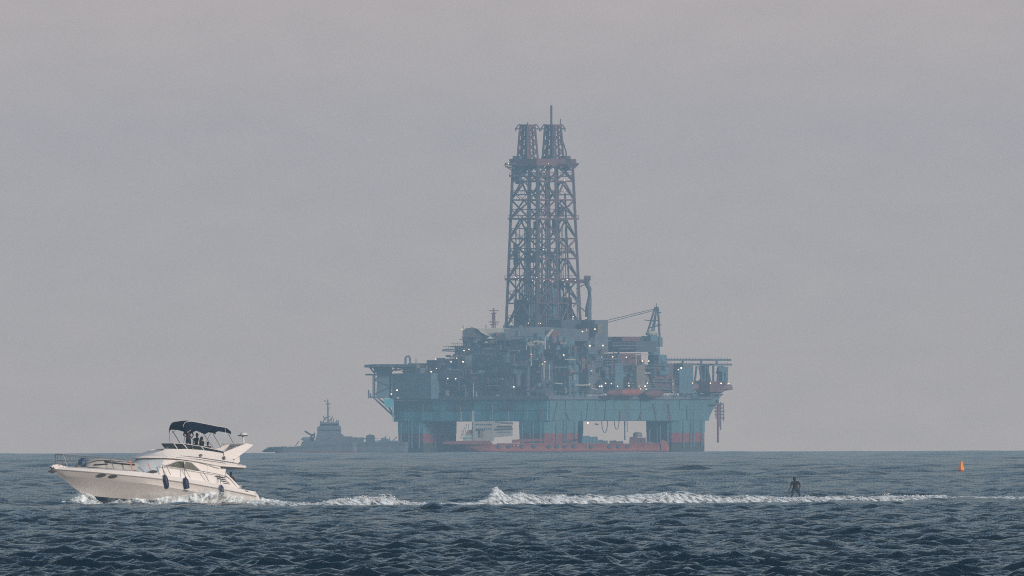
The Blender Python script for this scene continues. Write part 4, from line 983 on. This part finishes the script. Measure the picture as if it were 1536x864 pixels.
# lifeboats in their davits
def lifeboat(px, py, m_, ln, mtl):
    q = MB(); c = rm(px, py, m_); rows = []
    for t_ in np.linspace(-1, 1, 9):
        w = 1.5*math.sqrt(max(0.02, 1-abs(t_)**2.6)); rows.append([c + UB*(t_*ln/2) - UA*0 + (UA*(w*cos(a)) + Vector((0,0,w*0.95*sin(a)))) for a in [2*pi*k_/10 for k_ in range(10)]])
    q.loft(rows, close=True, caps=True); o_ = q.build('lifeboat', mtl, rig, True)
    for s_ in (-.3, .3): rod(c+UB*(ln*s_)+Vector((0,0,1)), c+UB*(ln*s_)+Vector((0,0,3.4)), .12, M_STL, 'fall_wire', o_)
lifeboat(945, 588.5, 19, 11.5, M_LIFEB); lifeboat(981, 590.5, 28, 9, M_STLR); lifeboat(921, 589, 13, 7, M_STLR)
# hose loops under the hull
for cx_, d_, w_ in ((907,18,9),(925,13,7)):
    q = MB(); q.tube([rm(cx_-w_/2*cos(t_), 631+d_*sin(t_), 30) for t_ in np.linspace(0, pi, 12)], 0.14, 5); q.build('hose_loop', M_DARKST, rig)
rod(rm(937,631,34), rm(937.3,660,34), .25, M_DARKST, 'hanging_line', rig); rod(rm(940.5,631,34), rm(941,648,34), .14, M_DARKST, 'hanging_line', rig)
rod(rm(893,636,20), rm(897,637,22), .25, M_DARKST, 'hull_bracket', rig)

M_DER = paint('brown_derrick_steel', (0.13, 0.07, 0.08), streak=False)
M_DERD = paint('dark_brown_derrick_steel', (0.07, 0.055, 0.07), streak=False)
# derrick: six-legged lattice tower with platforms and two crowns
DM = 44.0
dq = MB(); cen = rm(815, 490, DM); ZD0 = cen.z
DLA, DLB = 14.4, 21.0
def dpt(a, b, z, k_):   # a,b in [0,1] over the plan, taper k_
    c = Vector((cen.x, cen.y, 0)); return c + UA*((a-.5)*DLA*k_) + UB*((b-.5)*DLB*k_) + Vector((0,0,z))
lev = [492, 455, 418, 388, 358, 328, 300, 272, 247]
zl = [zr(y_, DM, 820) for y_ in lev]
def tk(z): return 1.0 - 0.20*(z-zl[0])/(zl[-1]-zl[0])
rows = [(740,0)]
dq.prism([dpt(a, b, zl[-1]-0.4, tk(zl[-1])*1.12) for a, b in ((0,0),(1,0),(1,1),(0,1))], (0,0,2.3)); 
der = dq.build('derrick', M_STLR, rig)
legs = [(0,0),(1,0),(1,.5),(1,1),(0,1),(0,.5)]
for a, b in legs:
    for i in range(len(zl)-1): rod(dpt(a,b,zl[i],tk(zl[i])), dpt(a,b,zl[i+1],tk(zl[i+1])), .5 if b != .5 else .38, M_DERD if b == 0 else M_DER, 'leg', der)
mcy = [M_DER, M_STLR, M_DERD]
M_GIRT = lambda i: M_STLR if i > 3 else M_DER
for i in range(len(zl)-1):
    for j in range(6):
        p_, q_ = legs[j], legs[(j+1) % 6]
        A0, A1 = dpt(*p_, zl[i], tk(zl[i])), dpt(*p_, zl[i+1], tk(zl[i+1])); B0, B1 = dpt(*q_, zl[i], tk(zl[i])), dpt(*q_, zl[i+1], tk(zl[i+1]))
        rod(A1, B1, .27, M_GIRT(i), 'girt', der)
        mm_ = (A1+B1)/2
        if j in (0, 1, 2, 5): rod((A0+A1)/2, (B0+B1)/2, .13, mcy[(i+j+1) % 3], 'girt', der); rod((A0+A1)/2, (A0+B0)/2, .11, M_DER, 'brace', der); rod((B0+B1)/2, (A0+B0)/2, .11, M_DER, 'brace', der)
        if i % 2 == 0 or j in (0, 3): rod(A0, mm_, .30, mcy[(i+j) % 3], 'brace', der); rod(B0, mm_, .30, mcy[(i+j) % 3], 'brace', der)
        else: rod(A0, B1, .29, mcy[(i+j) % 3], 'brace', der); rod(B0, A1, .29, mcy[(i+j) % 3], 'brace', der)
# inner guide rails, racked drill pipe and travelling block
for a, b, y0_, y1_, r_, mtl in ((.3,.25,490,240,.45,M_STLR),(.7,.25,490,240,.3,M_DER),(.3,.75,490,240,.45,M_DERD),(.7,.75,490,240,.3,M_DER),(.5,.6,490,262,.6,M_STLR),(.1,.35,490,262,.3,M_DER),(.5,.12,480,300,.35,M_DER),(.2,.9,470,290,.3,M_DERD)):
    rod(dpt(a,b,zr(y0_,DM),1), dpt(a,b,zr(y1_,DM),.82), r_, mtl, 'guide_rail', der)
for k_ in range(120):
    a, b = r2.uniform(.1,.9), (r2.uniform(.05,.42) if k_ % 3 else r2.uniform(.45,.95)); rod(dpt(a,b,zr(488,DM),.95), dpt(a,b,zr(r2.uniform(405,455) if k_%4 else 340,DM),.92), .13, r2.choice([M_DER,M_DERD,M_BLUEST]), 'drill_pipe', der)
def dblock(x0,x1,y0,y1,mtl,name): return block(x0,x1,y0,y1,DM,mtl,name,.5,der)
dblock(787,806,384,394,M_DERD,'monkey_board'); dblock(812,840,440,492,M_BLUEST,'dog_house'); dblock(818,836,424,444,M_BLUEST,'travelling_block'); dblock(842,858,446,492,M_DERD,'dog_house'); dblock(771,786,450,492,M_DERD,'dog_house')
dblock(828,838,330,352,M_DERD,'top_drive'); dblock(800,806,332,345,M_STLR,'top_drive'); dblock(770,778,366,398,M_BLUEST,'cable_reel'); dblock(834,846,310,325,M_DERD,'top_drive')
for k_ in range(14):
    x_ = r2.uniform(800,856); y_ = r2.uniform(425,485); dblock(x_, x_+r2.uniform(3,8), y_, y_+r2.uniform(3,12), r2.choice([M_BLUEST,M_DER,M_DERD]), 'pipe_handler')
# conical bracing above the travelling block
for x1,y1,x2,y2 in ((828,378,812,440),(828,378,846,440),(828,378,822,440),(828,378,836,440),(828,380,790,378),(828,380,862,378),(815,418,842,418),(818,405,840,405)):
    rod(rm(x1,y1,DM), rm(x2,y2,DM), .3, M_DERD, 'inner_brace', der)
# platforms
for (x0_,x1_,y_,h_,mtl) in ((757,868,419,3.2,M_STLR),(762,868,328.5,2.2,M_STLR),(764,860,264.5,1.8,M_STLR),(766,860,378,1.0,M_DER),(768,860,292,1.6,M_DERD)):
    sc = (YR+DM)/F; Wd = (x1_-x0_)*sc/C45; fr_ = DLB/(DLA+DLB); la, lb = Wd*(1-fr_), Wd*fr_; c = rm((x0_+x1_)/2, y_, DM)
    q = MB()
    def rr_(k2): return [c + UA*a*k2 + UB*b*k2 for a, b in ((-la/2,-lb/2),(la/2,-lb/2),(la/2,lb/2),(-la/2,lb/2))]
    o4, i4 = rr_(1), rr_(.80); v = []
    for dz in (-h_*sc/2, h_*sc/2): v += [p_+Vector((0,0,dz)) for p_ in o4+i4]
    f = []
    for k_ in range(4):
        n2 = (k_+1) % 4; f += [(k_,n2,n2+8,k_+8),(k_+4,k_+12,n2+12,n2+4),(k_+8,n2+8,n2+12,k_+12),(k_,k_+4,n2+4,n2)]
    q.add(v, f); pf = q.build('platform', mtl, der)
    for k_ in range(4):
        for t_ in (0,.25,.5,.75): p_ = o4[k_].lerp(o4[(k_+1)%4], t_); rod(p_, p_+Vector((0,0,1.2)), .07, M_DER, 'rail_post', pf)
        rod(o4[k_]+Vector((0,0,1.2)), o4[(k_+1)%4]+Vector((0,0,1.2)), .07, M_DER, 'handrail', pf)
# wide arms at the crown deck
for (x1,y1,x2,y2,r_) in ((757,246,868,246,.45),(757,248,768,256,.25),(866,248,856,256,.25),(758,250,772,252,.3),(852,250,865,248,.45),(764,262,768,266,.25),(856,262,860,266,.25)):
    rod(rm(x1,y1,DM-4), rm(x2,y2,DM-4), r_, M_DER, 'outrigger', der)
for (x0_,x1_,y0_,y1_,mtl) in ((769,790,234,262,M_BLUEST),(770,800,244,256,M_DERD),(796,816,240,252,M_STLR),(824,856,238,252,M_STLR),(812,835,234,246,M_DERD),(840,856,234,256,M_DERD),(852,862,243,249,M_DER),(773,783,258,276,M_BLUEST)):
    dblock(x0_,x1_,y0_,y1_,mtl,'crown_module')
# two crown towers
for cx_, bw, tw in ((791.5, 31, 22), (829.5, 31.5, 23.5)):
    cc = rm(cx_, 240, DM); sc = (YR+DM)/F; zs_ = [zr(y_, DM, 820) for y_ in (240, 228, 214, 200, 190)]
    def cp(a, b, i):
        w = (bw + (tw-bw)*i/4)*sc/C45/2; return Vector((cc.x, cc.y, zs_[i])) + UA*((a-.5)*w) + UB*((b-.5)*w)
    q = MB(); q.prism([cp(a,b,4)+Vector((0,0,0)) for a, b in ((-.05,-.05),(1.05,-.05),(1.05,1.05),(-.05,1.05))], (0,0,.7)); cr = q.build('crown_tower', M_STLR, rig)
    cl = [(0,0),(1,0),(1,1),(0,1)]; fm = [(0,.5),(.5,0),(1,.5),(.5,1)]
    for a, b in cl:
        for i in range(4): rod(cp(a,b,i), cp(a,b,i+1), .42, M_STLR if cx_ < 800 else M_DERD, 'leg', cr)
    for i in range(4):
        for j in range(4):
            p_, q_ = cl[j], cl[(j+1)%4]
            rod(cp(*p_,i+1), cp(*q_,i+1), .2, M_STLR, 'girt', cr); rod(cp(*p_,i), cp(*q_,i+1), .24, M_DER, 'brace', cr); rod(cp(*q_,i), cp(*p_,i+1), .24, M_DER, 'brace', cr)
    for a, b in ((.2,.05),(.05,.3),(.8,.1),(.95,.7),(.3,.9),(.15,.15),(.85,.3)): rod(cp(a,b,0), cp(a,b,4), .32, r2.choice([M_STLR,M_DERD]), 'guide_rail', cr)
    for s_ in (-1, 1):
        hx = cx_ + s_*12
        for (x1,y1,x2,y2) in ((hx,193,hx+s_*6.5,193.5),(hx+s_*6.5,193.5,hx+s_*1.5,187),(hx+s_*1.5,187,hx-s_*2,187),(hx+s_*6,194,hx+s_*6,197)): rod(rm(x1,y1,DM), rm(x2,y2,DM), .22, M_DERD, 'gin_pole', cr)
    for k_ in range(6):
        x_ = cx_-9+k_*3.2; block(x_, x_+r2.uniform(1.5,3), 186+r2.uniform(0,1.5), 191, DM, r2.choice([M_STLR,M_BLUEST]), 'sheave', .5, cr)
rod(rm(827,188,DM), rm(827,158,DM), .42, M_DERD, 'flagstaff', rig); rod(rm(791.5,188,DM), rm(791.5,183.5,DM), .2, M_DERD, 'aerial', rig); rod(rm(840.7,215,DM), rm(840.7,178,DM), .22, M_STLR, 'aerial', rig)
q = MB(); q.tube([rm(841,200,DM), rm(845,215,DM), rm(849,228,DM), rm(849.5,242,DM)], .24, 5); q.build('cable', M_DERD, rig)
# flare / exhaust pipe on its bracket right of the derrick
q = MB(); q.tube([rm(880.5,417,DM-6), rm(881,428,DM-6), rm(884,433,DM-6), rm(884,450,DM-6), rm(882.5,462,DM-6), rm(882.5,498,DM-6)], [1.1,.8,.75,.75,1.05,1.1], 8); vp = q.build('vent_stack', M_DARKST, rig)
for x1,y1,x2,y2,r_ in ((845,421,882,421,.5),(846,424,882,424,.25),(864,433,880,425,.22),(864,455,881,470,.24),(866,440,866,425,.2),(876,417,886,417,.9)):
    rod(rm(x1,y1,DM-6), rm(x2,y2,DM-6), r_, M_STLR, 'bracket', vp)
for (x1,y1,x2,y2) in ((860,460,871,446),(871,460,860,446),(866,425,866,490),(862,478,872,478),(860,492,872,478)): rod(rm(x1,y1,DM-4), rm(x2,y2,DM-4), .28, M_STL, 'brace', vp)

# deck crane with A-frame
q = MB(); cb = rm(981, 556, 44); q.tube([cb, Vector((cb.x,cb.y,zr(522,44)))], 2.0, 12); crane = q.build('deck_crane', M_BLUEST, rig)
block(962,990,504,521,44,M_BLUEST,'crane_cab',.5,crane); block(984,994,506,520,44,M_STL,'machinery_house',.5,crane); block(972,986,499,506,44,M_STL,'winch',.5,crane)
q = MB(); q.ell(rm(977,500,44), (2.0,2.0,1.0), 10, 4); q.build('winch_cover', M_CREAM, crane)
for x1,y1,x2,y2,r_ in ((970,503,982,463,.38),(976,503,985,463,.3),(980,503,985,463,.3),(989.5,507,987,463,.42),(973,492,988,488,.22),(977,481,987,481,.22),(966,480,976,481,.16),(985,487,993,487.5,.16),(981,463,988,463,.7),(984.5,463,984.5,455,.14),(988,469,992,469,.2)):
    rod(rm(x1,y1,44), rm(x2,y2,44), r_, M_DARKST, 'a_frame_bar', crane)
for x1,y1,x2,y2 in ((983,463,888,486),(982,465.5,890,489)): rod(rm(x1,y1,44), rm(x2,y2,38), .13, M_DARKST, 'pendant_wire', crane)
for (y_) in (507.5, 512): rod(rm(965,y_,43), rm(905,y_-1,40), .3, M_STL, 'boom_chord', crane)
for k_ in range(14): x_ = 907+k_*4.1; rod(rm(x_,512,42), rm(x_+2,507,42), .15, M_STL, 'boom_lacing', crane); rod(rm(x_+2,507,42), rm(x_+4.1,512,42), .15, M_STL, 'boom_lacing', crane)

# floodlights that are lit in the photograph
q = MB(); q.ell((0,0,0), (1,1,1), 8, 5); lm_ = q.build('t', M_LAMP); lmesh = lm_.data; bpy.data.objects.remove(lm_)
M_LAMPW = mat('lit_sodium_floodlight', (1, 1, 1), emit=((1.0, 0.66, 0.34), 1.7))
lmeshw = lmesh.copy(); lmeshw.materials.clear(); lmeshw.materials.append(M_LAMPW)
LTS = [(595.5,585.3,1),(587,591,1),(616.8,585.5,1),(646.8,557.6,1),(654.5,552.5,.6),(676.5,542.7,1),(694.5,542.7,1),(671.5,567.8,.9),(683.5,568.2,.9),(696,525.8,.8),(703.5,524,.8),(685,537.3,.7),(653,538.5,.6),(693,493.8,.8),
       (770.7,580.3,.9),(796.5,531.2,.6),(813.5,546.2,.6),(817.3,542.7,.9),(845.5,532.5,1.1),(859.8,475,.9),(879,477,.7),(873.5,497.4,1),(892.3,493.8,1),(884.6,518.7,1.1),(904.3,518.3,1.1),(902.5,535.5,.5),(919,535.3,.8),(939.5,536,.9),(963.5,541.6,1),(973,541.6,.9),(887.5,556.3,.7),
       (899.5,579.5,.9),(902.5,579.3,1),(908.5,575,.9),(917,575.5,.9),(926.3,579.3,.8),(943.3,574.7,.7),(943.5,578.7,.9),(961,583.5,.6),(967.7,579.3,1),(969.3,583.8,.7),(971,574.7,.7),(959,579,.5),(1017.5,554.5,.8),(1021.8,552,1.2),(1039,574.7,.8),(1065.5,574.7,.8),(1081.5,575,.9),(1093.5,575,.9),
       (881.8,634.5,1),(773.5,415.8,.7),(784,416,.7),(777.5,419.5,.5),(799,420.5,.8),(805,416.5,.6),(816,420.3,.9),(825.5,420.3,.8),(844.5,420.5,.7),(850.8,419.5,1.1),(863,420.6,.8),(780,369,.6),(785,374.7,.6),(815,374.7,.6),(819,374.7,.6),(792.5,484.7,.7),(807.5,484.7,.6),(810.8,484.9,.8),(772.5,351,.4),(814.7,351,.4),(818.8,325.5,.7),(762.5,245.5,.9),(822.5,245,.6),(830.5,255,.7),(817,258,.7),(847,271,.8),(846.5,286.5,.8),(798,292,.6),(880,495,.5),(828,282,.4),(791,449,.4),(597,597,.5),(884.5,576,.5)]
for (px, py, s_) in LTS:
    m_ = max(-2, abs(px-823)/4.5-6) if py > 500 else DM-14
    if px < 605: m_ = 30
    if px > 1030: m_ = 40
    if px == 881.8: m_ = 12
    if 505 > py > 485: m_ = 10
    o_ = bpy.data.objects.new('floodlight', lmeshw if r2.random() < .45 else lmesh); COL.objects.link(o_); o_.parent = rig; o_.location = rm(px, py, m_); k_ = .20 if (py < 485 and 760 < px < 870) else .27; o_.scale = (k_*s_, k_*s_, k_*s_*.9)

# ------------------------------------------------------------------ ships lying by the rig
def ship(name, label, cat, D, x0, x1, sheer, base_py, mtl, beam, bow_rake=1.0, boot=None):
    """hull seen side-on, bow to the left; sheer = [(px, py)...] top edge"""
    z0 = level(D); root = empty(name, (P((x0+x1)/2, 677, D).x, D, z0)); tag(root, label, cat)
    def sp_(px, py, d=0.0):
        p_ = P(px, py, D); return Vector((p_.x-root.location.x, d, p_.z-z0))
    q = MB(); rows = []; n_ = 22
    for i in range(n_+1):
        t_ = i/n_; px = x0+(x1-x0)*t_
        top = sp_(px, interp(sheer, px)).z; rake = bow_rake*max(0, 1-t_*7)
        w = beam/2*min(1, (t_*4.2+0.03)**0.6)*(1 if t_ < .96 else .9)
        wl = w*min(1, 0.25+t_*4)
        kx = sp_(px, 677).x; sh = rake*5.0
        rows.append([Vector((kx, -w, top)), Vector((kx+sh*.3, -w*.97, top*.6)), Vector((kx+sh*.8, -wl, 0.6)), Vector((kx+sh, -wl*.9, -2)), Vector((kx+sh, wl*.9, -2)), Vector((kx+sh*.8, wl, 0.6)), Vector((kx+sh*.3, w*.97, top*.6)), Vector((kx, w, top))])
    q.loft(rows, close=True, caps=True)
    if boot:
        nv_ = 8
        for i in range(len(q.f)):
            if i < n_*nv_ and i % nv_ in (2,3,4): q.mi[i] = 1
        h_ = q.build('hull', [mtl, boot], root)
    else: h_ = q.build('hull', mtl, root)
    def part(nm, pts, d0, dep, m2, par=None):
        q = MB(); q.prism([sp_(a, c, d0) for a, c in pts], (0, dep, 0)); return q.build(nm, m2, par or root)
    def srod(nm, x1_, y1_, x2_, y2_, r, m2, par=None, d=0.0): return rod(sp_(x1_,y1_,d), sp_(x2_,y2_,d), r, m2, nm, par or root)
    return root, part, srod, sp_
M_SHIPR = paint('ship_orange_red', (0.34, 0.085, 0.06), rust=0.2)
M_SHIPD = paint('ship_dull_red', (0.22, 0.05, 0.05), rust=0.3)
M_SHIPG = paint('ship_blue_grey', (0.10, 0.12, 0.14), rust=0.3)
M_SHIPW = paint('ship_white', (0.31, 0.31, 0.30), rust=0.1)
M_SHIPGR = paint('ship_pale_green', (0.30, 0.42, 0.38), rust=0.1)
M_WINB = mat('ship_window_glass', (0.02,0.03,0.035), 0.15)
def windows(root_part, sp_, x0, x1, y, n_, w, h, d, name='window'):
    for k_ in range(n_):
        c = sp_(x0+(x1-x0)*(k_+.5)/n_, y, d); q = MB(); q.box((c.x-w/2, d-.08, c.z-h/2), (c.x+w/2, d+.04, c.z+h/2)); q.build(name, M_WINB, root_part)

# supply ship alongside: white house forward, long low orange hull
root, part, srod, sp_ = ship('supply_ship', 'long orange-red supply ship with white forward house moored in front of the rig', 'ship', 6880.0, 657, 1003, [(655,662),(690,664),(735,666.5),(745,666),(1003,666.5)], 677.5, M_SHIPR, 17, 1.2, M_SHIPD)
part('forecastle', [(664,666),(666,662.5),(700,661),(735,661),(740,667)], -8.3, 16.6, M_SHIPD)
h1 = part('superstructure', [(709,663),(709,632.5),(740,631.5),(742,634),(751,634.5),(751,637),(769,638),(769,654),(742,656),(740,662)], -7.0, 14, M_SHIPW)
part('deckhouse', [(693,664),(695,655),(701,650.5),(722,650.5),(722,662)], -6.6, 13, M_SHIPGR)
part('deckhouse', [(699,650.5),(702,645),(716,645),(716,650.5)], -6.2, 12, M_SHIPD)
part('bridge_wing', [(743,643),(769,642),(769,644),(743,645)], -7.6, 15, M_DARKST)
part('bridge_roof', [(742,632),(770,633.5),(770,637),(742,636)], -6.7, 13, M_STL)
part('funnel', [(719.5,655),(720,644),(725,643.5),(725.5,655)], -7.8, 3, M_OCH); part('funnel_top', [(716,644),(722,642),(728,644),(728,645.5),(716,645.5)], -8.0, 3.4, M_DARKST)
mo = part('mast', [(707.6,650),(708.2,616),(710.6,616),(711.4,650)], -5, 1.2, M_SHIPW)
for x1,y1,x2,y2 in ((703,636,702,652),(697,640,694,655),(700,636,698,650),(694,645,691,658),(692,652,720,650),(690,657,722,656)): srod('rigging', x1,y1,x2,y2,.14,M_SHIPW,mo,-7)
windows(h1, sp_, 713, 738, 637, 8, .45, .4, -7.0); windows(h1, sp_, 713, 738, 643.5, 8, .4, .35, -7.0); windows(h1, sp_, 745, 768, 640, 8, .5, .5, -7.05); windows(h1, sp_, 745, 766, 648.5, 6, .35, .35, -7.0)
rl = part('bulwark', [(745,666.5),(745,664.8),(985,665.2),(985,666.5)], -8.7, .3, M_SHIPR)
for x_ in (749,764,784,802,824,836,848,862,887,915,928,942): 
    q = MB(); c = sp_(x_, 669.5, -8.75); q.tube([c-Vector((0,.1,0)), c+Vector((0,.2,0))], .62, 10); q.build('tyre_fender', M_DARKST, root)
for x_, w in ((765,1.5),(770,3),(775.5,4),(880.5,1)):
    part('hull_marking', [(x_,667.5),(x_+w*.6,667.5),(x_+w*.6,671.5 if w < 2 else 669.3),(x_,671.5 if w < 2 else 669.3)], -8.85, .2, M_CREAM)
part('stern_gate', [(991.5,676),(991.5,661),(994,659.5),(998,661.5),(1000,661.5),(1000,676)], -8.9, 5, M_SHIPR); srod('stern_rail', 967,665.3,992,665.8,.16,M_SHIPR,None,-8.6)
part('crash_rail', [(768,664.5),(768,659.5),(800,658),(872,658.5),(872,661),(800,662)], 5.0, 2.0, M_SHIPD)
for i, (x0_,x1_,y0_,mtl,lb) in enumerate(((873,897,654,M_BLUEST,'wide blue-grey cargo block amidships on the supply ship deck'),(897,912,660,M_STL,'low flat grey load next to the wide blue-grey block'),(845,858,661,M_DARKST,'dark low load farther forward on the orange ship deck'),(914,935,661,M_DARKST,'low dark load between the grey load and the tall stern stack'),(944,969,655.5,M_STLR,'brownish cargo stack near the stern of the orange ship'),(969,990,663,M_STL,'low grey load closest to the stern gate of the orange ship'))):
    A_ = [root.location + sp_(a, c, -4) for a, c in ((x0_,665.2),(x0_+.4,y0_),(x0_+(x1_-x0_)*.45,y0_-.6),(x0_+(x1_-x0_)*.5,y0_+1.2),(x1_-.6,y0_+.8),(x1_,665.2))]
    q = MB(); q.prism(A_, (0, 8, 0))
    for k_ in range(5): xx = A_[0].x+(A_[-1].x-A_[0].x)*(k_+.5)/5; q.box((xx-.12, A_[0].y-.15, A_[0].z), (xx+.12, A_[0].y+.05, A_[0].z+max(.8,(A_[1].z-A_[0].z)*.85)))
    o_ = q.build('cargo_load', mtl); tag(o_, lb, 'cargo', 'loads on the supply ship deck')
c = root.location + sp_(956.5, 656, 0); q = MB(); q.tube([c, c+Vector((0,0,1.2)), c+Vector((0,0,1.7))], [1.5,1.5,.9], 14); q.tube([c+Vector((-.6,0,1.6)), c+Vector((.6,0,1.6))], .2, 6)
o_ = q.build('cargo_tank', M_OCH); tag(o_, 'round tan tank on top of the brownish cargo stack near the stern', 'tank')

# tug-like anchor handler to the left
root, part, srod, sp_ = ship('anchor_handling_ship', 'hazy grey offshore tug with tall stepped bridge and mast left of the rig', 'ship', 6820.0, 392, 536, [(392,677.5),(401,671.5),(430,670.6),(452,669),(480,667),(520,664),(536,664)], 680, M_SHIPG, 14, 1.4, M_SHIPD)
part('forecastle', [(451,672),(453,663),(458,661),(475,661),(476,672)], -6.8, 13, M_SHIPG)
h1 = part('superstructure', [(472,668),(474,655),(476,651),(476,641),(480,638.5),(510,638.5),(511.5,641),(511.5,650),(516,654),(522,656),(522,668)], -5.5, 11, M_STL)
part('bridge', [(479.5,641),(480.5,634),(486,635),(508,635),(509,641)], -5.2, 10, M_SHIPG); part('bridge_roof', [(480,635),(480,630.5),(483,633),(505,633.5),(509,632),(508,635)], -4.6, 9, M_STL)
windows(h1, sp_, 478, 510, 645.5, 9, .5, .5, -5.5); windows(h1, sp_, 481, 508, 637, 8, .55, .5, -5.3)
mo = part('mast', [(490.3,633),(490.9,601),(492.6,601),(493.4,633)], -.6, 1.2, M_STL)
for x1,y1,x2,y2,r_ in ((486,601,489,602,.2),(488,606,496,606,.16),(490,612,495,612,.14),(489,630,485,624,.2),(494,632,499,625,.2),(484,634,487,628,.25),(500,634,500,628,.2),(504,634,505,630,.2),(507,633,508,630,.18),(497,633,497,627,.2),(491.7,601,491.7,599,.2),(495,624,488,627,.2)): srod('aerial', x1,y1,x2,y2,r_,M_STL,mo)
ck = part('foredeck_winch', [(451,659.5),(454,656),(462,655.5),(470,656),(472,662),(458,662.5)], -3, 6, M_STL)
for x1,y1,x2,y2,r_ in ((457,646.5,469,654,.3),(466,656,470,651,.3),(470,662,472,649,.25),(455,662,458,669,.3)): srod('crane_arm', x1,y1,x2,y2,r_,M_STL,ck)
for x1,y1,x2,y2 in ((401,671,430,670),(435,671,435,667.5),(424,671,424,669.5),(448,662,443,669)): srod('rail', x1,y1,x2,y2,.13,M_STL)
part('aft_bulwark', [(510,666),(511,655),(528,654.5),(529,656),(545,656.5),(546,666)], -5, 10, M_SHIPG)
# low barge between the tug and the rig
root, part, srod, sp_ = ship('work_barge', 'low dark grey work barge lying between the tug and the rig leg', 'barge', 6850.0, 512, 612, [(512,664),(560,663),(612,663)], 680, M_SHIPG, 16, 0.3)
part('deck_cargo', [(540,664),(541,656),(545.5,656),(545.5,664)], -6, 10, M_BLUEST); part('winch_house', [(548.5,664),(549,654.5),(551,652.5),(554,652),(559,651.8),(562,654),(562.5,664)], -5, 8, M_DARKST)
part('deck_house', [(562,664),(562,661),(571,660.5),(572,657),(577,656),(582,658.5),(586,661),(600,661),(600,664)], -5, 8, M_BLUEST)
part('deck_beam', [(562.5,657.5),(568,657.5),(568,658.6),(562.5,658.6)], -2, 1, M_SHIPW); part('deck_beam', [(562.5,662),(568.5,662),(568.5,663),(562.5,663)], -6.5, 1, M_SHIPW); part('deck_beam', [(544.8,657.3),(549.5,657.3),(549.5,659.0),(544.8,659)], -2, 1, M_CREAM)
for x1,y1,x2,y2 in ((584.5,663,584.5,655.5),(578,657,578,654),(555,652,555,650.5),(589,661,596,655),(533,657,533,655.3)): srod('post', x1,y1,x2,y2,.16,M_STL)

# ------------------------------------------------------------------ sea haze, one even box of air round everything
q = MB(); q.box((-5900, -1000, level(8750, 5600)-1.5), (5900, 8900, 132.0))
hz_ = q.build('haze', []); tag(hz_, kind='stuff')
hm = bpy.data.materials.new('sea_haze'); hm.use_nodes = True; n = hm.node_tree.nodes; l = hm.node_tree.links; n.clear()
o_ = n.new('ShaderNodeOutputMaterial'); pv = n.new('ShaderNodeVolumePrincipled'); pv.inputs['Density'].default_value = 1.08e-4
pv.inputs['Color'].default_value = (0.48, 0.77, 1.0, 1); pv.inputs['Anisotropy'].default_value = 0.0
l.new(pv.outputs[0], o_.inputs['Volume']); hz_.data.materials.append(hm)
